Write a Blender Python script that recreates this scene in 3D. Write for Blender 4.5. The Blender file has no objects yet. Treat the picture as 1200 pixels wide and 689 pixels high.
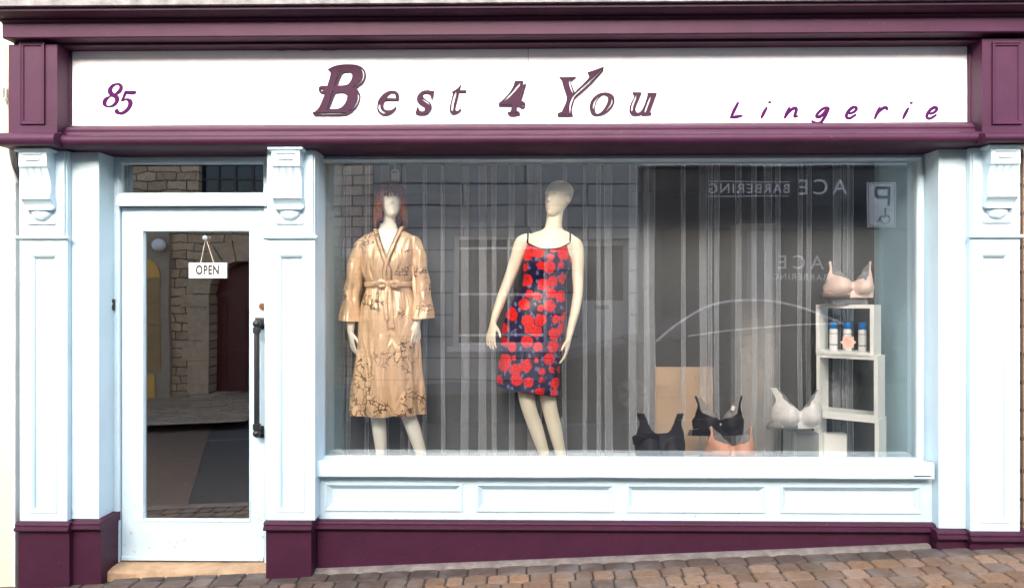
import bpy, bmesh, math, random
from mathutils import Vector, Matrix, noise
random.seed(7)
R = math.radians
scene = bpy.context.scene
COL = scene.collection

# ------------------------------------------------------------------ camera calibration
F = 870.0; CAMY = -4.35; CAMZ = 1.6; YAW = R(1.0)
FW = Vector((-math.sin(YAW), math.cos(YAW), 0)); RT = Vector((math.cos(YAW), math.sin(YAW), 0))
def W(px, py, Y):
    """point on the plane y=Y seen at photo pixel (px,py)"""
    d = FW + RT * ((px - 600) / F) + Vector((0, 0, 1)) * ((344.5 - py) / F)
    t = (Y - CAMY) / d.y
    return Vector((0, CAMY, CAMZ)) + d * t
GLY = 0.22
def M(px, py, y):
    """point at real distance y across the street seen mirrored in the window glass at (px,py)"""
    p = W(px, py, 2 * GLY - y); return Vector((p.x, y, p.z))
def g(x): return -0.05 + 0.0476 * (x + 1.095)

# ------------------------------------------------------------------ materials
def newmat(name):
    m = bpy.data.materials.new(name); m.use_nodes = True
    nt = m.node_tree; b = nt.nodes['Principled BSDF']
    return m, nt, b
def N(nt, t, **kw):
    n = nt.nodes.new(t)
    for k, v in kw.items():
        if k in n.inputs.keys(): n.inputs[k].default_value = v
        else: setattr(n, k, v)
    return n
def L(nt, a, b): nt.links.new(a, b)
def rgba(c): return (c[0], c[1], c[2], 1)
def ramp(nt, src, stops):
    r = nt.nodes.new('ShaderNodeValToRGB'); L(nt, src, r.inputs[0])
    e = r.color_ramp.elements
    while len(e) < len(stops): e.new(0.5)
    for el, (p, c) in zip(e, stops):
        el.position = p; el.color = rgba(c) if len(c) == 3 else c
    return r.outputs[0]
def mixc(nt, fac, a, b, mode='MIX'):
    m = nt.nodes.new('ShaderNodeMix'); m.data_type = 'RGBA'; m.blend_type = mode
    for s, v in ((m.inputs[0], fac), (m.inputs[6], a), (m.inputs[7], b)):
        if hasattr(v, 'links') or isinstance(v, bpy.types.NodeSocket): L(nt, v, s)
        else: s.default_value = v if not isinstance(v, tuple) else (rgba(v) if len(v) == 3 else v)
    return m.outputs[2]
def coords(nt, order='xyz', scale=1.0):
    tc = nt.nodes.new('ShaderNodeNewGeometry')
    s = nt.nodes.new('ShaderNodeSeparateXYZ'); L(nt, tc.outputs['Position'], s.inputs[0])
    c = nt.nodes.new('ShaderNodeCombineXYZ')
    mp = {'x': 0, 'y': 1, 'z': 2}
    for i, ch in enumerate(order):
        if ch in mp: L(nt, s.outputs[mp[ch]], c.inputs[i])
    v = nt.nodes.new('ShaderNodeVectorMath'); v.operation = 'SCALE'; v.inputs[3].default_value = scale
    L(nt, c.outputs[0], v.inputs[0]); return v.outputs[0], s
def bump(nt, b, h, strength=0.2, dist=0.01):
    bp = nt.nodes.new('ShaderNodeBump'); bp.inputs['Strength'].default_value = strength
    bp.inputs['Distance'].default_value = dist
    L(nt, h, bp.inputs['Height']); L(nt, bp.outputs[0], b.inputs['Normal'])
def paint(name, c, rough=0.45, var=0.12, sc=6, bs=0.12, spots=0.0, metal=0.0, spotc=None, spec=0.5):
    m, nt, b = newmat(name)
    v, s = coords(nt)
    n = N(nt, 'ShaderNodeTexNoise', Scale=sc, Detail=6, Roughness=0.65); L(nt, v, n.inputs['Vector'])
    dark = tuple(x * (1 - var) for x in c); lite = tuple(min(1, x * (1 + var * 0.6)) for x in c)
    col = ramp(nt, n.outputs[0], [(0.3, dark), (0.7, lite)])
    if spots:
        n2 = N(nt, 'ShaderNodeTexNoise', Scale=38, Detail=4, Roughness=0.7); L(nt, v, n2.inputs['Vector'])
        f = ramp(nt, n2.outputs[0], [(0.70 - spots * 0.1, (0, 0, 0)), (0.74 - spots * 0.1, (1, 1, 1))])
        sc_ = spotc or tuple(min(1, x * 0.45 + 0.08) for x in c)
        col = mixc(nt, f, col, sc_)
    L(nt, col, b.inputs['Base Color'])
    b.inputs['Roughness'].default_value = rough; b.inputs['Metallic'].default_value = metal; b.inputs['Specular IOR Level'].default_value = spec
    nb = N(nt, 'ShaderNodeTexNoise', Scale=90, Detail=5); L(nt, v, nb.inputs['Vector'])
    if bs: bump(nt, b, nb.outputs[0], bs, 0.004)
    return m
WHITE = paint('white_paint', (0.49, 0.625, 0.69), 0.42, 0.07, 3.2, 0.14, 0.0)
PURP = paint('purple_gloss', (0.050, 0.0125, 0.036), 0.5, 0.22, 5, 0.10, 0.02, spotc=(0.12, 0.05, 0.09), spec=0.22)
PURPB = paint('purple_plinth', (0.043, 0.007, 0.024), 0.55, 0.2, 6, 0.5, 0.14, spotc=(0.15, 0.07, 0.10), spec=0.3)
LETTER = paint('letter_plum', (0.040, 0.011, 0.031), 0.7, 0.08, 20, 0.03, spec=0.2)
VINYL = paint('vinyl_purple', (0.050, 0.0, 0.058), 0.7, 0.05, 20, 0, spec=0.15)
BOARD = paint('sign_white', (0.92, 0.90, 0.93), 0.35, 0.02, 2, 0.02)
BLACK = paint('black_iron', (0.012, 0.012, 0.014), 0.42, 0.2, 30, 0.2)
BRASS = paint('lock_brass', (0.35, 0.17, 0.09), 0.35, 0.2, 40, 0.1, metal=0.8)
TRIM_SHINE = paint('white_trim_shine', (0.92, 0.92, 0.92), 0.25, 0.02, 10, 0)  # plain white, no metal: the chrome's bright reflection is put into the colour
LEAD = paint('weathered_stone', (0.26, 0.25, 0.26), 0.85, 0.45, 14, 0.8, 0.25)
CREAM = paint('cream_render', (0.62, 0.56, 0.44), 0.8, 0.08, 3, 0.3)
STEP = paint('step_stone', (0.36, 0.24, 0.14), 0.85, 0.35, 9, 0.6, 0.1)
CONC = paint('mortar', (0.17, 0.145, 0.13), 0.95, 0.45, 14, 0.8, 0.2)
PALEBLUE = paint('display_blue', (0.56, 0.80, 0.92), 0.6, 0.08, 2, 0.05)
MELAM = paint('white_melamine', (0.93, 0.95, 0.93), 0.35, 0.03, 5, 0)
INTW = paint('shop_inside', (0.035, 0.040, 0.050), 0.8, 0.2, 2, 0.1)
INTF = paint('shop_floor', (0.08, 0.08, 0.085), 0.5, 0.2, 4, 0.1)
CARD = paint('plywood', (0.50, 0.34, 0.21), 0.7, 0.12, 5, 0.1)
SKIN = paint('mannequin_cream', (0.93, 0.86, 0.69), 0.38, 0.03, 3, 0)
SKINW = paint('mannequin_white', (0.95, 0.92, 0.83), 0.38, 0.03, 3, 0)
BLUECAP = paint('cap_blue', (0.01, 0.17, 0.50), 0.35, 0.03, 3, 0)
BOTTLEW = paint('bottle_white', (0.85, 0.87, 0.88), 0.3, 0.02, 3, 0)
LABG = paint('label_grey', (0.25, 0.30, 0.38), 0.5, 0.05, 10, 0)
SALMON = paint('sticker_salmon', (0.92, 0.66, 0.58), 0.6, 0.05, 10, 0)
TEXTR = paint('sticker_text', (0.55, 0.13, 0.07), 0.6, 0.05, 10, 0)
INK = paint('ink_black', (0.015, 0.015, 0.015), 0.6, 0.05, 10, 0)
CARDW = paint('card_white', (0.90, 0.90, 0.90), 0.5, 0.02, 10, 0)
STRING = paint('string', (0.6, 0.52, 0.42), 0.9, 0.05, 10, 0)
CABLE = paint('cable_black', (0.015, 0.015, 0.018), 0.5, 0.1, 10, 0)
PVC = paint('pvc_white', (0.75, 0.74, 0.70), 0.5, 0.1, 10, 0)

# splash dirt and flaking low down on the white woodwork
def lowdirt(m):
    nt = m.node_tree; b = nt.nodes['Principled BSDF']; src = b.inputs['Base Color'].links[0].from_socket
    v, s_ = coords(nt); n = N(nt, 'ShaderNodeTexNoise', Scale=26, Detail=8, Roughness=0.7); L(nt, v, n.inputs['Vector'])
    mr = N(nt, 'ShaderNodeMapRange'); L(nt, s_.outputs[2], mr.inputs[0])
    mr.inputs[1].default_value = 0.75; mr.inputs[2].default_value = 0.22; mr.inputs[3].default_value = -0.12; mr.inputs[4].default_value = 0.05
    ad = N(nt, 'ShaderNodeMath', operation='ADD'); L(nt, n.outputs[0], ad.inputs[0]); L(nt, mr.outputs[0], ad.inputs[1])
    f = ramp(nt, ad.outputs[0], [(0.655, (0, 0, 0)), (0.70, (0.85, 0.85, 0.85))])
    n5 = N(nt, 'ShaderNodeTexNoise', Scale=2.2, Detail=5); L(nt, v, n5.inputs['Vector'])
    src = mixc(nt, ramp(nt, n5.outputs[0], [(0.5, (0, 0, 0)), (0.8, (0.35, 0.35, 0.35))]), src, (0.45, 0.52, 0.55))
    L(nt, mixc(nt, f, src, (0.27, 0.26, 0.25)), b.inputs['Base Color'])
lowdirt(WHITE)
def glass(name, fac, tint, wav=0.02):
    m, nt, b = newmat(name); nt.nodes.remove(b)
    out = nt.nodes['Material Output']
    tr = N(nt, 'ShaderNodeBsdfTransparent'); tr.inputs[0].default_value = rgba(tint)
    gl = N(nt, 'ShaderNodeBsdfGlossy'); gl.inputs['Roughness'].default_value = 0.0
    gl.inputs['Color'].default_value = (1, 1, 1, 1)
    lw = N(nt, 'ShaderNodeFresnel', IOR=1.5)
    ma = N(nt, 'ShaderNodeMath', operation='MULTIPLY_ADD'); L(nt, lw.outputs[0], ma.inputs[0])
    ma.inputs[1].default_value = 1.0; ma.inputs[2].default_value = fac; ma.use_clamp = True
    v, s = coords(nt)
    n = N(nt, 'ShaderNodeTexNoise', Scale=1.3, Detail=1); L(nt, v, n.inputs['Vector'])
    bp = N(nt, 'ShaderNodeBump', Strength=wav, Distance=0.05); L(nt, n.outputs[0], bp.inputs['Height'])
    L(nt, bp.outputs[0], gl.inputs['Normal'])
    mx = N(nt, 'ShaderNodeMixShader'); L(nt, ma.outputs[0], mx.inputs[0])
    L(nt, tr.outputs[0], mx.inputs[1]); L(nt, gl.outputs[0], mx.inputs[2]); L(nt, mx.outputs[0], out.inputs[0])
    return m
GLASSW = glass('shop_glass', 0.17, (0.99, 1.0, 1.0))
GLASSD = glass('door_glass', 0.27, (0.75, 0.70, 0.64))
def sheer(name, c, dens, rough=0.9, sheen=False):
    """thin woven cloth: the more thread a ray crosses the denser it is"""
    m, nt, b = newmat(name); nt.nodes.remove(b); out = nt.nodes['Material Output']
    tr = N(nt, 'ShaderNodeBsdfTransparent')
    df = N(nt, 'ShaderNodeBsdfDiffuse'); df.inputs[0].default_value = rgba(c)
    tl = N(nt, 'ShaderNodeBsdfTranslucent'); tl.inputs[0].default_value = rgba(c)
    m1 = N(nt, 'ShaderNodeMixShader'); m1.inputs[0].default_value = 0.3
    L(nt, df.outputs[0], m1.inputs[1]); L(nt, tl.outputs[0], m1.inputs[2])
    lw = N(nt, 'ShaderNodeLayerWeight', Blend=0.5)
    inv = N(nt, 'ShaderNodeMath', operation='SUBTRACT'); inv.inputs[0].default_value = 1.0
    L(nt, lw.outputs['Facing'], inv.inputs[1])
    mx0 = N(nt, 'ShaderNodeMath', operation='MAXIMUM'); L(nt, inv.outputs[0], mx0.inputs[0]); mx0.inputs[1].default_value = 0.17
    dv = N(nt, 'ShaderNodeMath', operation='DIVIDE'); dv.inputs[0].default_value = dens; L(nt, mx0.outputs[0], dv.inputs[1])
    mn = N(nt, 'ShaderNodeMath', operation='MINIMUM'); L(nt, dv.outputs[0], mn.inputs[0]); mn.inputs[1].default_value = 0.85
    mx = N(nt, 'ShaderNodeMixShader'); L(nt, mn.outputs[0], mx.inputs[0])
    L(nt, tr.outputs[0], mx.inputs[1]); L(nt, m1.outputs[0], mx.inputs[2]); L(nt, mx.outputs[0], out.inputs[0])
    return m
VOILE = sheer('voile', (0.88, 0.93, 1.0), 0.15)
MESHG = sheer('grey_mesh', (0.45, 0.45, 0.47), 0.42)
ACRYL = sheer('frosted_acrylic', (0.55, 0.60, 0.62), 0.40)

def wallmat(name, kind):
    m, nt, b = newmat(name)
    v, s = coords(nt, 'xz0' if kind != 'deck' else 'xy0')
    dk = 0.8 if kind == 'deck' else 1.0
    if kind in ('stone', 'deck'):
        n = N(nt, 'ShaderNodeTexNoise', Scale=2.5, Detail=3); L(nt, v, n.inputs['Vector'])
        off = N(nt, 'ShaderNodeVectorMath', operation='SCALE'); off.inputs[3].default_value = 0.16; L(nt, n.outputs['Color'], off.inputs[0])
        ad = N(nt, 'ShaderNodeVectorMath', operation='ADD'); L(nt, v, ad.inputs[0]); L(nt, off.outputs[0], ad.inputs[1])
        br = N(nt, 'ShaderNodeTexBrick'); L(nt, ad.outputs[0], br.inputs['Vector'])
        for k, val in {'Scale': 1.0, 'Mortar Size': 0.013, 'Brick Width': 0.36, 'Row Height': 0.165, 'Mortar Smooth': 0.3, 'Bias': 0.0}.items(): br.inputs[k].default_value = val
        br.offset = 0.43; br.squash = 1.7; br.squash_frequency = 3
        br.inputs['Color1'].default_value = (0.55 * dk, 0.43 * dk, 0.30 * dk, 1); br.inputs['Color2'].default_value = (0.34 * dk, 0.26 * dk, 0.18 * dk, 1)
        br.inputs['Mortar'].default_value = (0.07, 0.055, 0.04, 1)
        n2 = N(nt, 'ShaderNodeTexNoise', Scale=11, Detail=6, Roughness=0.7); L(nt, v, n2.inputs['Vector'])
        col = mixc(nt, 0.75, br.outputs[0], ramp(nt, n2.outputs[0], [(0.3, (0.5, 0.5, 0.5)), (0.7, (1.25, 1.2, 1.1))]), 'MULTIPLY')
        L(nt, col, b.inputs['Base Color']); bump(nt, b, br.outputs['Fac'], -0.6, 0.02)
    elif kind == 'brick':
        br = N(nt, 'ShaderNodeTexBrick'); L(nt, v, br.inputs['Vector'])
        for k, val in {'Scale': 1.0, 'Mortar Size': 0.014, 'Brick Width': 0.40, 'Row Height': 0.19, 'Mortar Smooth': 0.2, 'Bias': 0.1}.items(): br.inputs[k].default_value = val
        br.inputs['Color1'].default_value = (0.78, 0.68, 0.58, 1); br.inputs['Color2'].default_value = (0.62, 0.52, 0.44, 1)
        br.inputs['Mortar'].default_value = (0.16, 0.13, 0.12, 1)
        n2 = N(nt, 'ShaderNodeTexNoise', Scale=9, Detail=6, Roughness=0.7); L(nt, v, n2.inputs['Vector'])
        col = mixc(nt, 0.6, br.outputs[0], ramp(nt, n2.outputs[0], [(0.3, (0.6, 0.6, 0.6)), (0.7, (1.2, 1.2, 1.2))]), 'MULTIPLY')
        L(nt, col, b.inputs['Base Color']); bump(nt, b, br.outputs['Fac'], -0.5, 0.02)
    elif kind == 'ashlar':
        br = N(nt, 'ShaderNodeTexBrick'); L(nt, v, br.inputs['Vector'])
        for k, val in {'Scale': 1.0, 'Mortar Size': 0.014, 'Brick Width': 2.3, 'Row Height': 0.405, 'Mortar Smooth': 0.1, 'Bias': 0.0}.items(): br.inputs[k].default_value = val
        br.inputs['Color1'].default_value = (0.40, 0.42, 0.41, 1); br.inputs['Color2'].default_value = (0.36, 0.375, 0.37, 1)
        br.inputs['Mortar'].default_value = (0.03, 0.03, 0.035, 1)
        n2 = N(nt, 'ShaderNodeTexNoise', Scale=3, Detail=5); L(nt, v, n2.inputs['Vector'])
        col = mixc(nt, 0.5, br.outputs[0], ramp(nt, n2.outputs[0], [(0.3, (0.7, 0.7, 0.7)), (0.7, (1.1, 1.1, 1.1))]), 'MULTIPLY')
        L(nt, col, b.inputs['Base Color']); bump(nt, b, br.outputs['Fac'], -0.4, 0.02)
    b.inputs['Roughness'].default_value = 0.9
    return m
FLAGS = wallmat('stone_flags', 'deck'); STONEW = wallmat('rubble_stone', 'stone'); BRICKW = wallmat('pale_brick', 'brick'); ASHLAR = wallmat('ashlar_render', 'ashlar')
VOUSS = paint('dressed_stone', (0.42, 0.33, 0.23), 0.85, 0.25, 9, 0.5)
TAUPE = paint('taupe_render', (0.30, 0.25, 0.19), 0.85, 0.15, 4, 0.2)
YELLOW = paint('ochre_panel', (0.62, 0.36, 0.08), 0.6, 0.12, 4, 0.1)
REDDOOR = paint('dark_red_door', (0.08, 0.008, 0.012), 0.4, 0.15, 6, 0.1)
DARKF = paint('barber_charcoal', (0.022, 0.023, 0.03), 0.4, 0.1, 4, 0.05)
GREYP = paint('grey_panel', (0.13, 0.13, 0.14), 0.6, 0.1, 4, 0.05)
DARKGL = paint('dark_window_glass', (0.010, 0.012, 0.018), 0.05, 0.1, 4, 0)
CARP = paint('car_black', (0.012, 0.013, 0.018), 0.12, 0.05, 4, 0)
TYRE = paint('tyre', (0.015, 0.015, 0.015), 0.8, 0.1, 20, 0.2)
ALLOY = paint('alloy', (0.10, 0.10, 0.11), 0.25, 0.05, 10, 0, metal=0.9)
GREYW = paint('grey_white_joinery', (0.42, 0.44, 0.45), 0.5, 0.08, 5, 0.05)
SLATE = paint('slate', (0.06, 0.062, 0.07), 0.7, 0.3, 5, 0.3)
OFFW = paint('off_white_render', (0.80, 0.80, 0.80), 0.7, 0.05, 3, 0.1)
LIGHTS = paint('pale_letters', (0.85, 0.85, 0.85), 0.4, 0.02, 5, 0)

# asphalt
ASPH = paint('asphalt', (0.045, 0.044, 0.044), 0.9, 0.35, 40, 0.9, 0.3, spotc=(0.12, 0.12, 0.12))
JOINT = paint('joint_sand', (0.045, 0.038, 0.030), 0.95, 0.4, 50, 0.8)
m, nt, b = newmat('paver'); PAVER = m
at = N(nt, 'ShaderNodeAttribute', attribute_name='pc')
v, s = coords(nt)
n = N(nt, 'ShaderNodeTexNoise', Scale=34, Detail=7, Roughness=0.75); L(nt, v, n.inputs['Vector'])
c1 = mixc(nt, 0.8, at.outputs['Color'], ramp(nt, n.outputs[0], [(0.3, (0.55, 0.54, 0.54)), (0.68, (1.32, 1.29, 1.26))]), 'MULTIPLY')
n3 = N(nt, 'ShaderNodeTexNoise', Scale=5, Detail=4); L(nt, v, n3.inputs['Vector'])
c2 = mixc(nt, ramp(nt, n3.outputs[0], [(0.45, (0, 0, 0)), (0.75, (0.5, 0.5, 0.5))]), c1, (0.20, 0.18, 0.17))
L(nt, c2, b.inputs['Base Color']); b.inputs['Roughness'].default_value = 0.85
n2 = N(nt, 'ShaderNodeTexNoise', Scale=150, Detail=6, Roughness=0.7); L(nt, v, n2.inputs['Vector'])
bump(nt, b, n2.outputs[0], 0.7, 0.006)

# hair
m, nt, b = newmat('wig_brown'); HAIR = m
v, s = coords(nt, 'xyz'); n = N(nt, 'ShaderNodeTexNoise', Scale=60, Detail=4); L(nt, v, n.inputs['Vector'])
L(nt, ramp(nt, n.outputs[0], [(0.3, (0.035, 0.010, 0.004)), (0.7, (0.42, 0.10, 0.03))]), b.inputs['Base Color'])
b.inputs['Roughness'].default_value = 0.5; b.inputs['Specular IOR Level'].default_value = 0.25

# satin robe with a drawn branch print
m, nt, b = newmat('champagne_satin'); SATIN = m
v, s = coords(nt, 'xz0')
n = N(nt, 'ShaderNodeTexNoise', Scale=5, Detail=3); L(nt, v, n.inputs['Vector'])
off = N(nt, 'ShaderNodeVectorMath', operation='SCALE'); off.inputs[3].default_value = 0.5; L(nt, n.outputs['Color'], off.inputs[0])
ad = N(nt, 'ShaderNodeVectorMath', operation='ADD'); L(nt, v, ad.inputs[0]); L(nt, off.outputs[0], ad.inputs[1])
vo = N(nt, 'ShaderNodeTexVoronoi', Scale=13, feature='DISTANCE_TO_EDGE'); L(nt, ad.outputs[0], vo.inputs['Vector'])
lines = ramp(nt, vo.outputs['Distance'], [(0.0, (1, 1, 1)), (0.035, (1, 1, 1)), (0.055, (0, 0, 0))])
vb = N(nt, 'ShaderNodeTexVoronoi', Scale=26, feature='F1'); L(nt, ad.outputs[0], vb.inputs['Vector'])
buds = ramp(nt, vb.outputs['Distance'], [(0.0, (1, 1, 1)), (0.19, (1, 1, 1)), (0.23, (0, 0, 0))])
lb = mixc(nt, 1.0, lines, buds, 'LIGHTEN')
nm = N(nt, 'ShaderNodeTexNoise', Scale=4.2, Detail=2); L(nt, v, nm.inputs['Vector'])
zf = N(nt, 'ShaderNodeMapRange'); L(nt, s.outputs[2], zf.inputs[0])
zf.inputs[1].default_value = 1.40; zf.inputs[2].default_value = 0.95; zf.inputs[3].default_value = -0.04; zf.inputs[4].default_value = 0.07
ad2 = N(nt, 'ShaderNodeMath', operation='ADD'); L(nt, nm.outputs[0], ad2.inputs[0]); L(nt, zf.outputs[0], ad2.inputs[1])
mask = ramp(nt, ad2.outputs[0], [(0.50, (0, 0, 0)), (0.55, (1, 1, 1))])
fac = mixc(nt, 1.0, lb, mask, 'MULTIPLY')
col = mixc(nt, fac, (0.80, 0.57, 0.37), (0.13, 0.075, 0.03))
L(nt, col, b.inputs['Base Color']); b.inputs['Roughness'].default_value = 0.36
b.inputs['Metallic'].default_value = 0.18
sv = N(nt, 'ShaderNodeVectorMath', operation='MULTIPLY'); L(nt, v, sv.inputs[0]); sv.inputs[1].default_value = (1, 0.28, 1)
nb = N(nt, 'ShaderNodeTexNoise', Scale=15, Detail=2); nb.inputs['Distortion'].default_value = 0.6; L(nt, sv.outputs[0], nb.inputs['Vector']); bump(nt, b, nb.outputs[0], 0.75, 0.06)

# navy slip with red roses
m, nt, b = newmat('rose_print'); ROSE = m
v, s = coords(nt, 'xz0')
nz = N(nt, 'ShaderNodeTexNoise', Scale=45, Detail=2); L(nt, v, nz.inputs['Vector'])
off = N(nt, 'ShaderNodeVectorMath', operation='SCALE'); off.inputs[3].default_value = 0.02; L(nt, nz.outputs['Color'], off.inputs[0])
ad = N(nt, 'ShaderNodeVectorMath', operation='ADD'); L(nt, v, ad.inputs[0]); L(nt, off.outputs[0], ad.inputs[1])
vo = N(nt, 'ShaderNodeTexVoronoi', Scale=12.6, feature='F1', Randomness=0.62); L(nt, ad.outputs[0], vo.inputs['Vector'])
red = ramp(nt, vo.outputs['Distance'], [(0.0, (1, 1, 1)), (0.475, (1, 1, 1)), (0.495, (0, 0, 0))])
pet = N(nt, 'ShaderNodeTexVoronoi', Scale=52, feature='DISTANCE_TO_EDGE'); L(nt, ad.outputs[0], pet.inputs['Vector'])
petc = ramp(nt, pet.outputs['Distance'], [(0.0, (0.22, 0.001, 0.006)), (0.07, (0.85, 0.008, 0.010)), (0.3, (0.95, 0.02, 0.015))])
st = N(nt, 'ShaderNodeVectorMath', operation='MULTIPLY'); L(nt, ad.outputs[0], st.inputs[0]); st.inputs[1].default_value = (1, 0.62, 1)
lf = N(nt, 'ShaderNodeTexVoronoi', Scale=34, feature='F1'); L(nt, st.outputs[0], lf.inputs['Vector'])
leaf = ramp(nt, lf.outputs['Distance'], [(0.0, (0.20, 0.24, 0.45)), (0.30, (0.10, 0.13, 0.32)), (0.34, (0.008, 0.008, 0.05))])
col = mixc(nt, red, leaf, petc); L(nt, col, b.inputs['Base Color']); b.inputs['Roughness'].default_value = 0.42

def cloth(name, c, lace=False, rough=0.6):
    m, nt, b = newmat(name); v, s = coords(nt, 'xz0')
    vo = N(nt, 'ShaderNodeTexVoronoi', Scale=95 if lace else 260, feature='F1'); L(nt, v, vo.inputs['Vector'])
    n = N(nt, 'ShaderNodeTexNoise', Scale=14, Detail=3); L(nt, v, n.inputs['Vector'])
    a = ramp(nt, n.outputs[0], [(0.3, tuple(x * 0.85 for x in c)), (0.7, c)])
    if lace:
        a = mixc(nt, ramp(nt, vo.outputs['Distance'], [(0.35, (0, 0, 0)), (0.7, (0.4, 0.4, 0.4))]), a, tuple(x * 0.7 for x in c))
    L(nt, a, b.inputs['Base Color']); b.inputs['Roughness'].default_value = rough
    bump(nt, b, vo.outputs['Distance'], 0.35, 0.003)
    return m
CLB = cloth('black_jersey', (0.012, 0.013, 0.022)); CLP = cloth('peach_satin', (0.90, 0.47, 0.33), rough=0.45)
CLW = cloth('white_lace', (0.93, 0.94, 0.95), True); CLN = cloth('nude_satin', (0.92, 0.74, 0.68), rough=0.45)
TRIM = cloth('black_trim', (0.01, 0.01, 0.015))

# ------------------------------------------------------------------ mesh helpers
class MB:
    def __init__(s): s.bm = bmesh.new()
    def face(s, pts):
        vs = [s.bm.verts.new(p) for p in pts]
        return s.bm.faces.new(vs)
    def box(s, a, b, bev=0.0):
        x0, x1 = sorted((a[0], b[0])); y0, y1 = sorted((a[1], b[1])); z0, z1 = sorted((a[2], b[2]))
        vs = [s.bm.verts.new((x, y, z)) for x in (x0, x1) for y in (y0, y1) for z in (z0, z1)]
        fs = [s.bm.faces.new([vs[i] for i in q]) for q in ((0, 1, 3, 2), (4, 6, 7, 5), (0, 4, 5, 1), (2, 3, 7, 6), (0, 2, 6, 4), (1, 5, 7, 3))]
        if bev:
            es = list({e for f in fs for e in f.edges})
            bmesh.ops.bevel(s.bm, geom=es, offset=bev, segments=2, affect='EDGES', profile=0.6)
        return s
    def prism_x(s, prof, x0, x1):
        """closed profile [(y,z)..] extruded along x"""
        A = [s.bm.verts.new((x0, y, z)) for y, z in prof]; B = [s.bm.verts.new((x1, y, z)) for y, z in prof]
        n = len(prof)
        for i in range(n):
            j = (i + 1) % n; s.bm.faces.new([A[i], B[i], B[j], A[j]])
        s.bm.faces.new(A[::-1]); s.bm.faces.new(B); return s
    def prism_z(s, prof, z0, z1):
        A = [s.bm.verts.new((x, y, z0)) for x, y in prof]; B = [s.bm.verts.new((x, y, z1)) for x, y in prof]
        n = len(prof)
        for i in range(n):
            j = (i + 1) % n; s.bm.faces.new([A[i], A[j], B[j], B[i]])
        s.bm.faces.new(A[::-1]); s.bm.faces.new(B); return s
    def prism_y(s, prof, y0, y1):
        A = [s.bm.verts.new((x, y0, z)) for x, z in prof]; B = [s.bm.verts.new((x, y1, z)) for x, z in prof]
        n = len(prof)
        for i in range(n):
            j = (i + 1) % n; s.bm.faces.new([A[i], B[i], B[j], A[j]])
        s.bm.faces.new(A); s.bm.faces.new(B[::-1]); return s
    def frame_xz(s, x0, z0, x1, z1, prof):
        """mitred picture-frame moulding; prof = [(inset,y)..] from outside to inside (open sheet)"""
        rings = []
        for ins, y in prof:
            rings.append([s.bm.verts.new(p) for p in ((x0 + ins, y, z0 + ins), (x1 - ins, y, z0 + ins), (x1 - ins, y, z1 - ins), (x0 + ins, y, z1 - ins))])
        for a, b in zip(rings, rings[1:]):
            for i in range(4):
                j = (i + 1) % 4; s.bm.faces.new([a[i], a[j], b[j], b[i]])
        return rings
    def loft(s, rings, cap=True, closed=True):
        V = [[s.bm.verts.new(p) for p in r] for r in rings]
        for a, b in zip(V, V[1:]):
            n = len(a)
            for i in range(n if closed else n - 1):
                j = (i + 1) % n; s.bm.faces.new([a[i], a[j], b[j], b[i]])
        if cap and closed:
            s.bm.faces.new(V[0][::-1]); s.bm.faces.new(V[-1])
        return V
    def tube(s, pts, rad, n=12, cap=True, flat=None):
        pts = [Vector(p) for p in pts]
        if not hasattr(rad, '__len__'): rad = [rad] * len(pts)
        rings = []; ref = None
        for i, p in enumerate(pts):
            t = (pts[min(i + 1, len(pts) - 1)] - pts[max(i - 1, 0)]).normalized()
            if ref is None:
                ref = Vector((0, 1, 0)) if abs(t.y) < 0.8 else Vector((1, 0, 0))
            u = (ref - t * ref.dot(t)).normalized(); ref = u; w = t.cross(u)
            r = rad[i]; ru, rw = (r, r) if not hasattr(r, '__len__') else r
            ring = [p + u * math.cos(a) * ru + w * math.sin(a) * rw for a in [2 * math.pi * k / n for k in range(n)]]
            if flat: ring = [Vector((q.x, p.y + (q.y - p.y) * flat, q.z)) for q in ring]
            rings.append(ring)
        if cap:   # rounded ends
            def shrink(r, c, d, f): return [c + (q - c) * f + d for q in r]
            for (idx, sgn) in ((0, -1), (-1, 1)):
                c = pts[idx]; rr = rad[idx]; rr = rr if not hasattr(rr, '__len__') else sum(rr) / 2
                t = (pts[idx] - pts[1 if idx == 0 else -2]).normalized()
                base = rings[idx]
                ex = [shrink(base, c, t * rr * 0.5, 0.86), shrink(base, c, t * rr * 0.86, 0.5), shrink(base, c, t * rr * 0.98, 0.15)]
                if idx == 0: rings = ex[::-1] + rings
                else: rings = rings + ex
        s.loft(rings); return s
    def ball(s, c, r, seg=16, rot=None):
        r = (r, r, r) if not hasattr(r, '__len__') else r
        mt = Matrix.Translation(c) @ (rot.to_4x4() if rot else Matrix()) @ Matrix.Diagonal((r[0], r[1], r[2], 1))
        bmesh.ops.create_uvsphere(s.bm, u_segments=seg, v_segments=max(6, seg // 2), radius=1, matrix=mt); return s
    def cyl(s, c, axis, r, h, n=24, r2=None):
        q = Vector((0, 0, 1)).rotation_difference(Vector(axis)).to_matrix().to_4x4()
        bmesh.ops.create_cone(s.bm, cap_ends=True, segments=n, radius1=r, radius2=r if r2 is None else r2, depth=h, matrix=Matrix.Translation(c) @ q); return s

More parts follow.
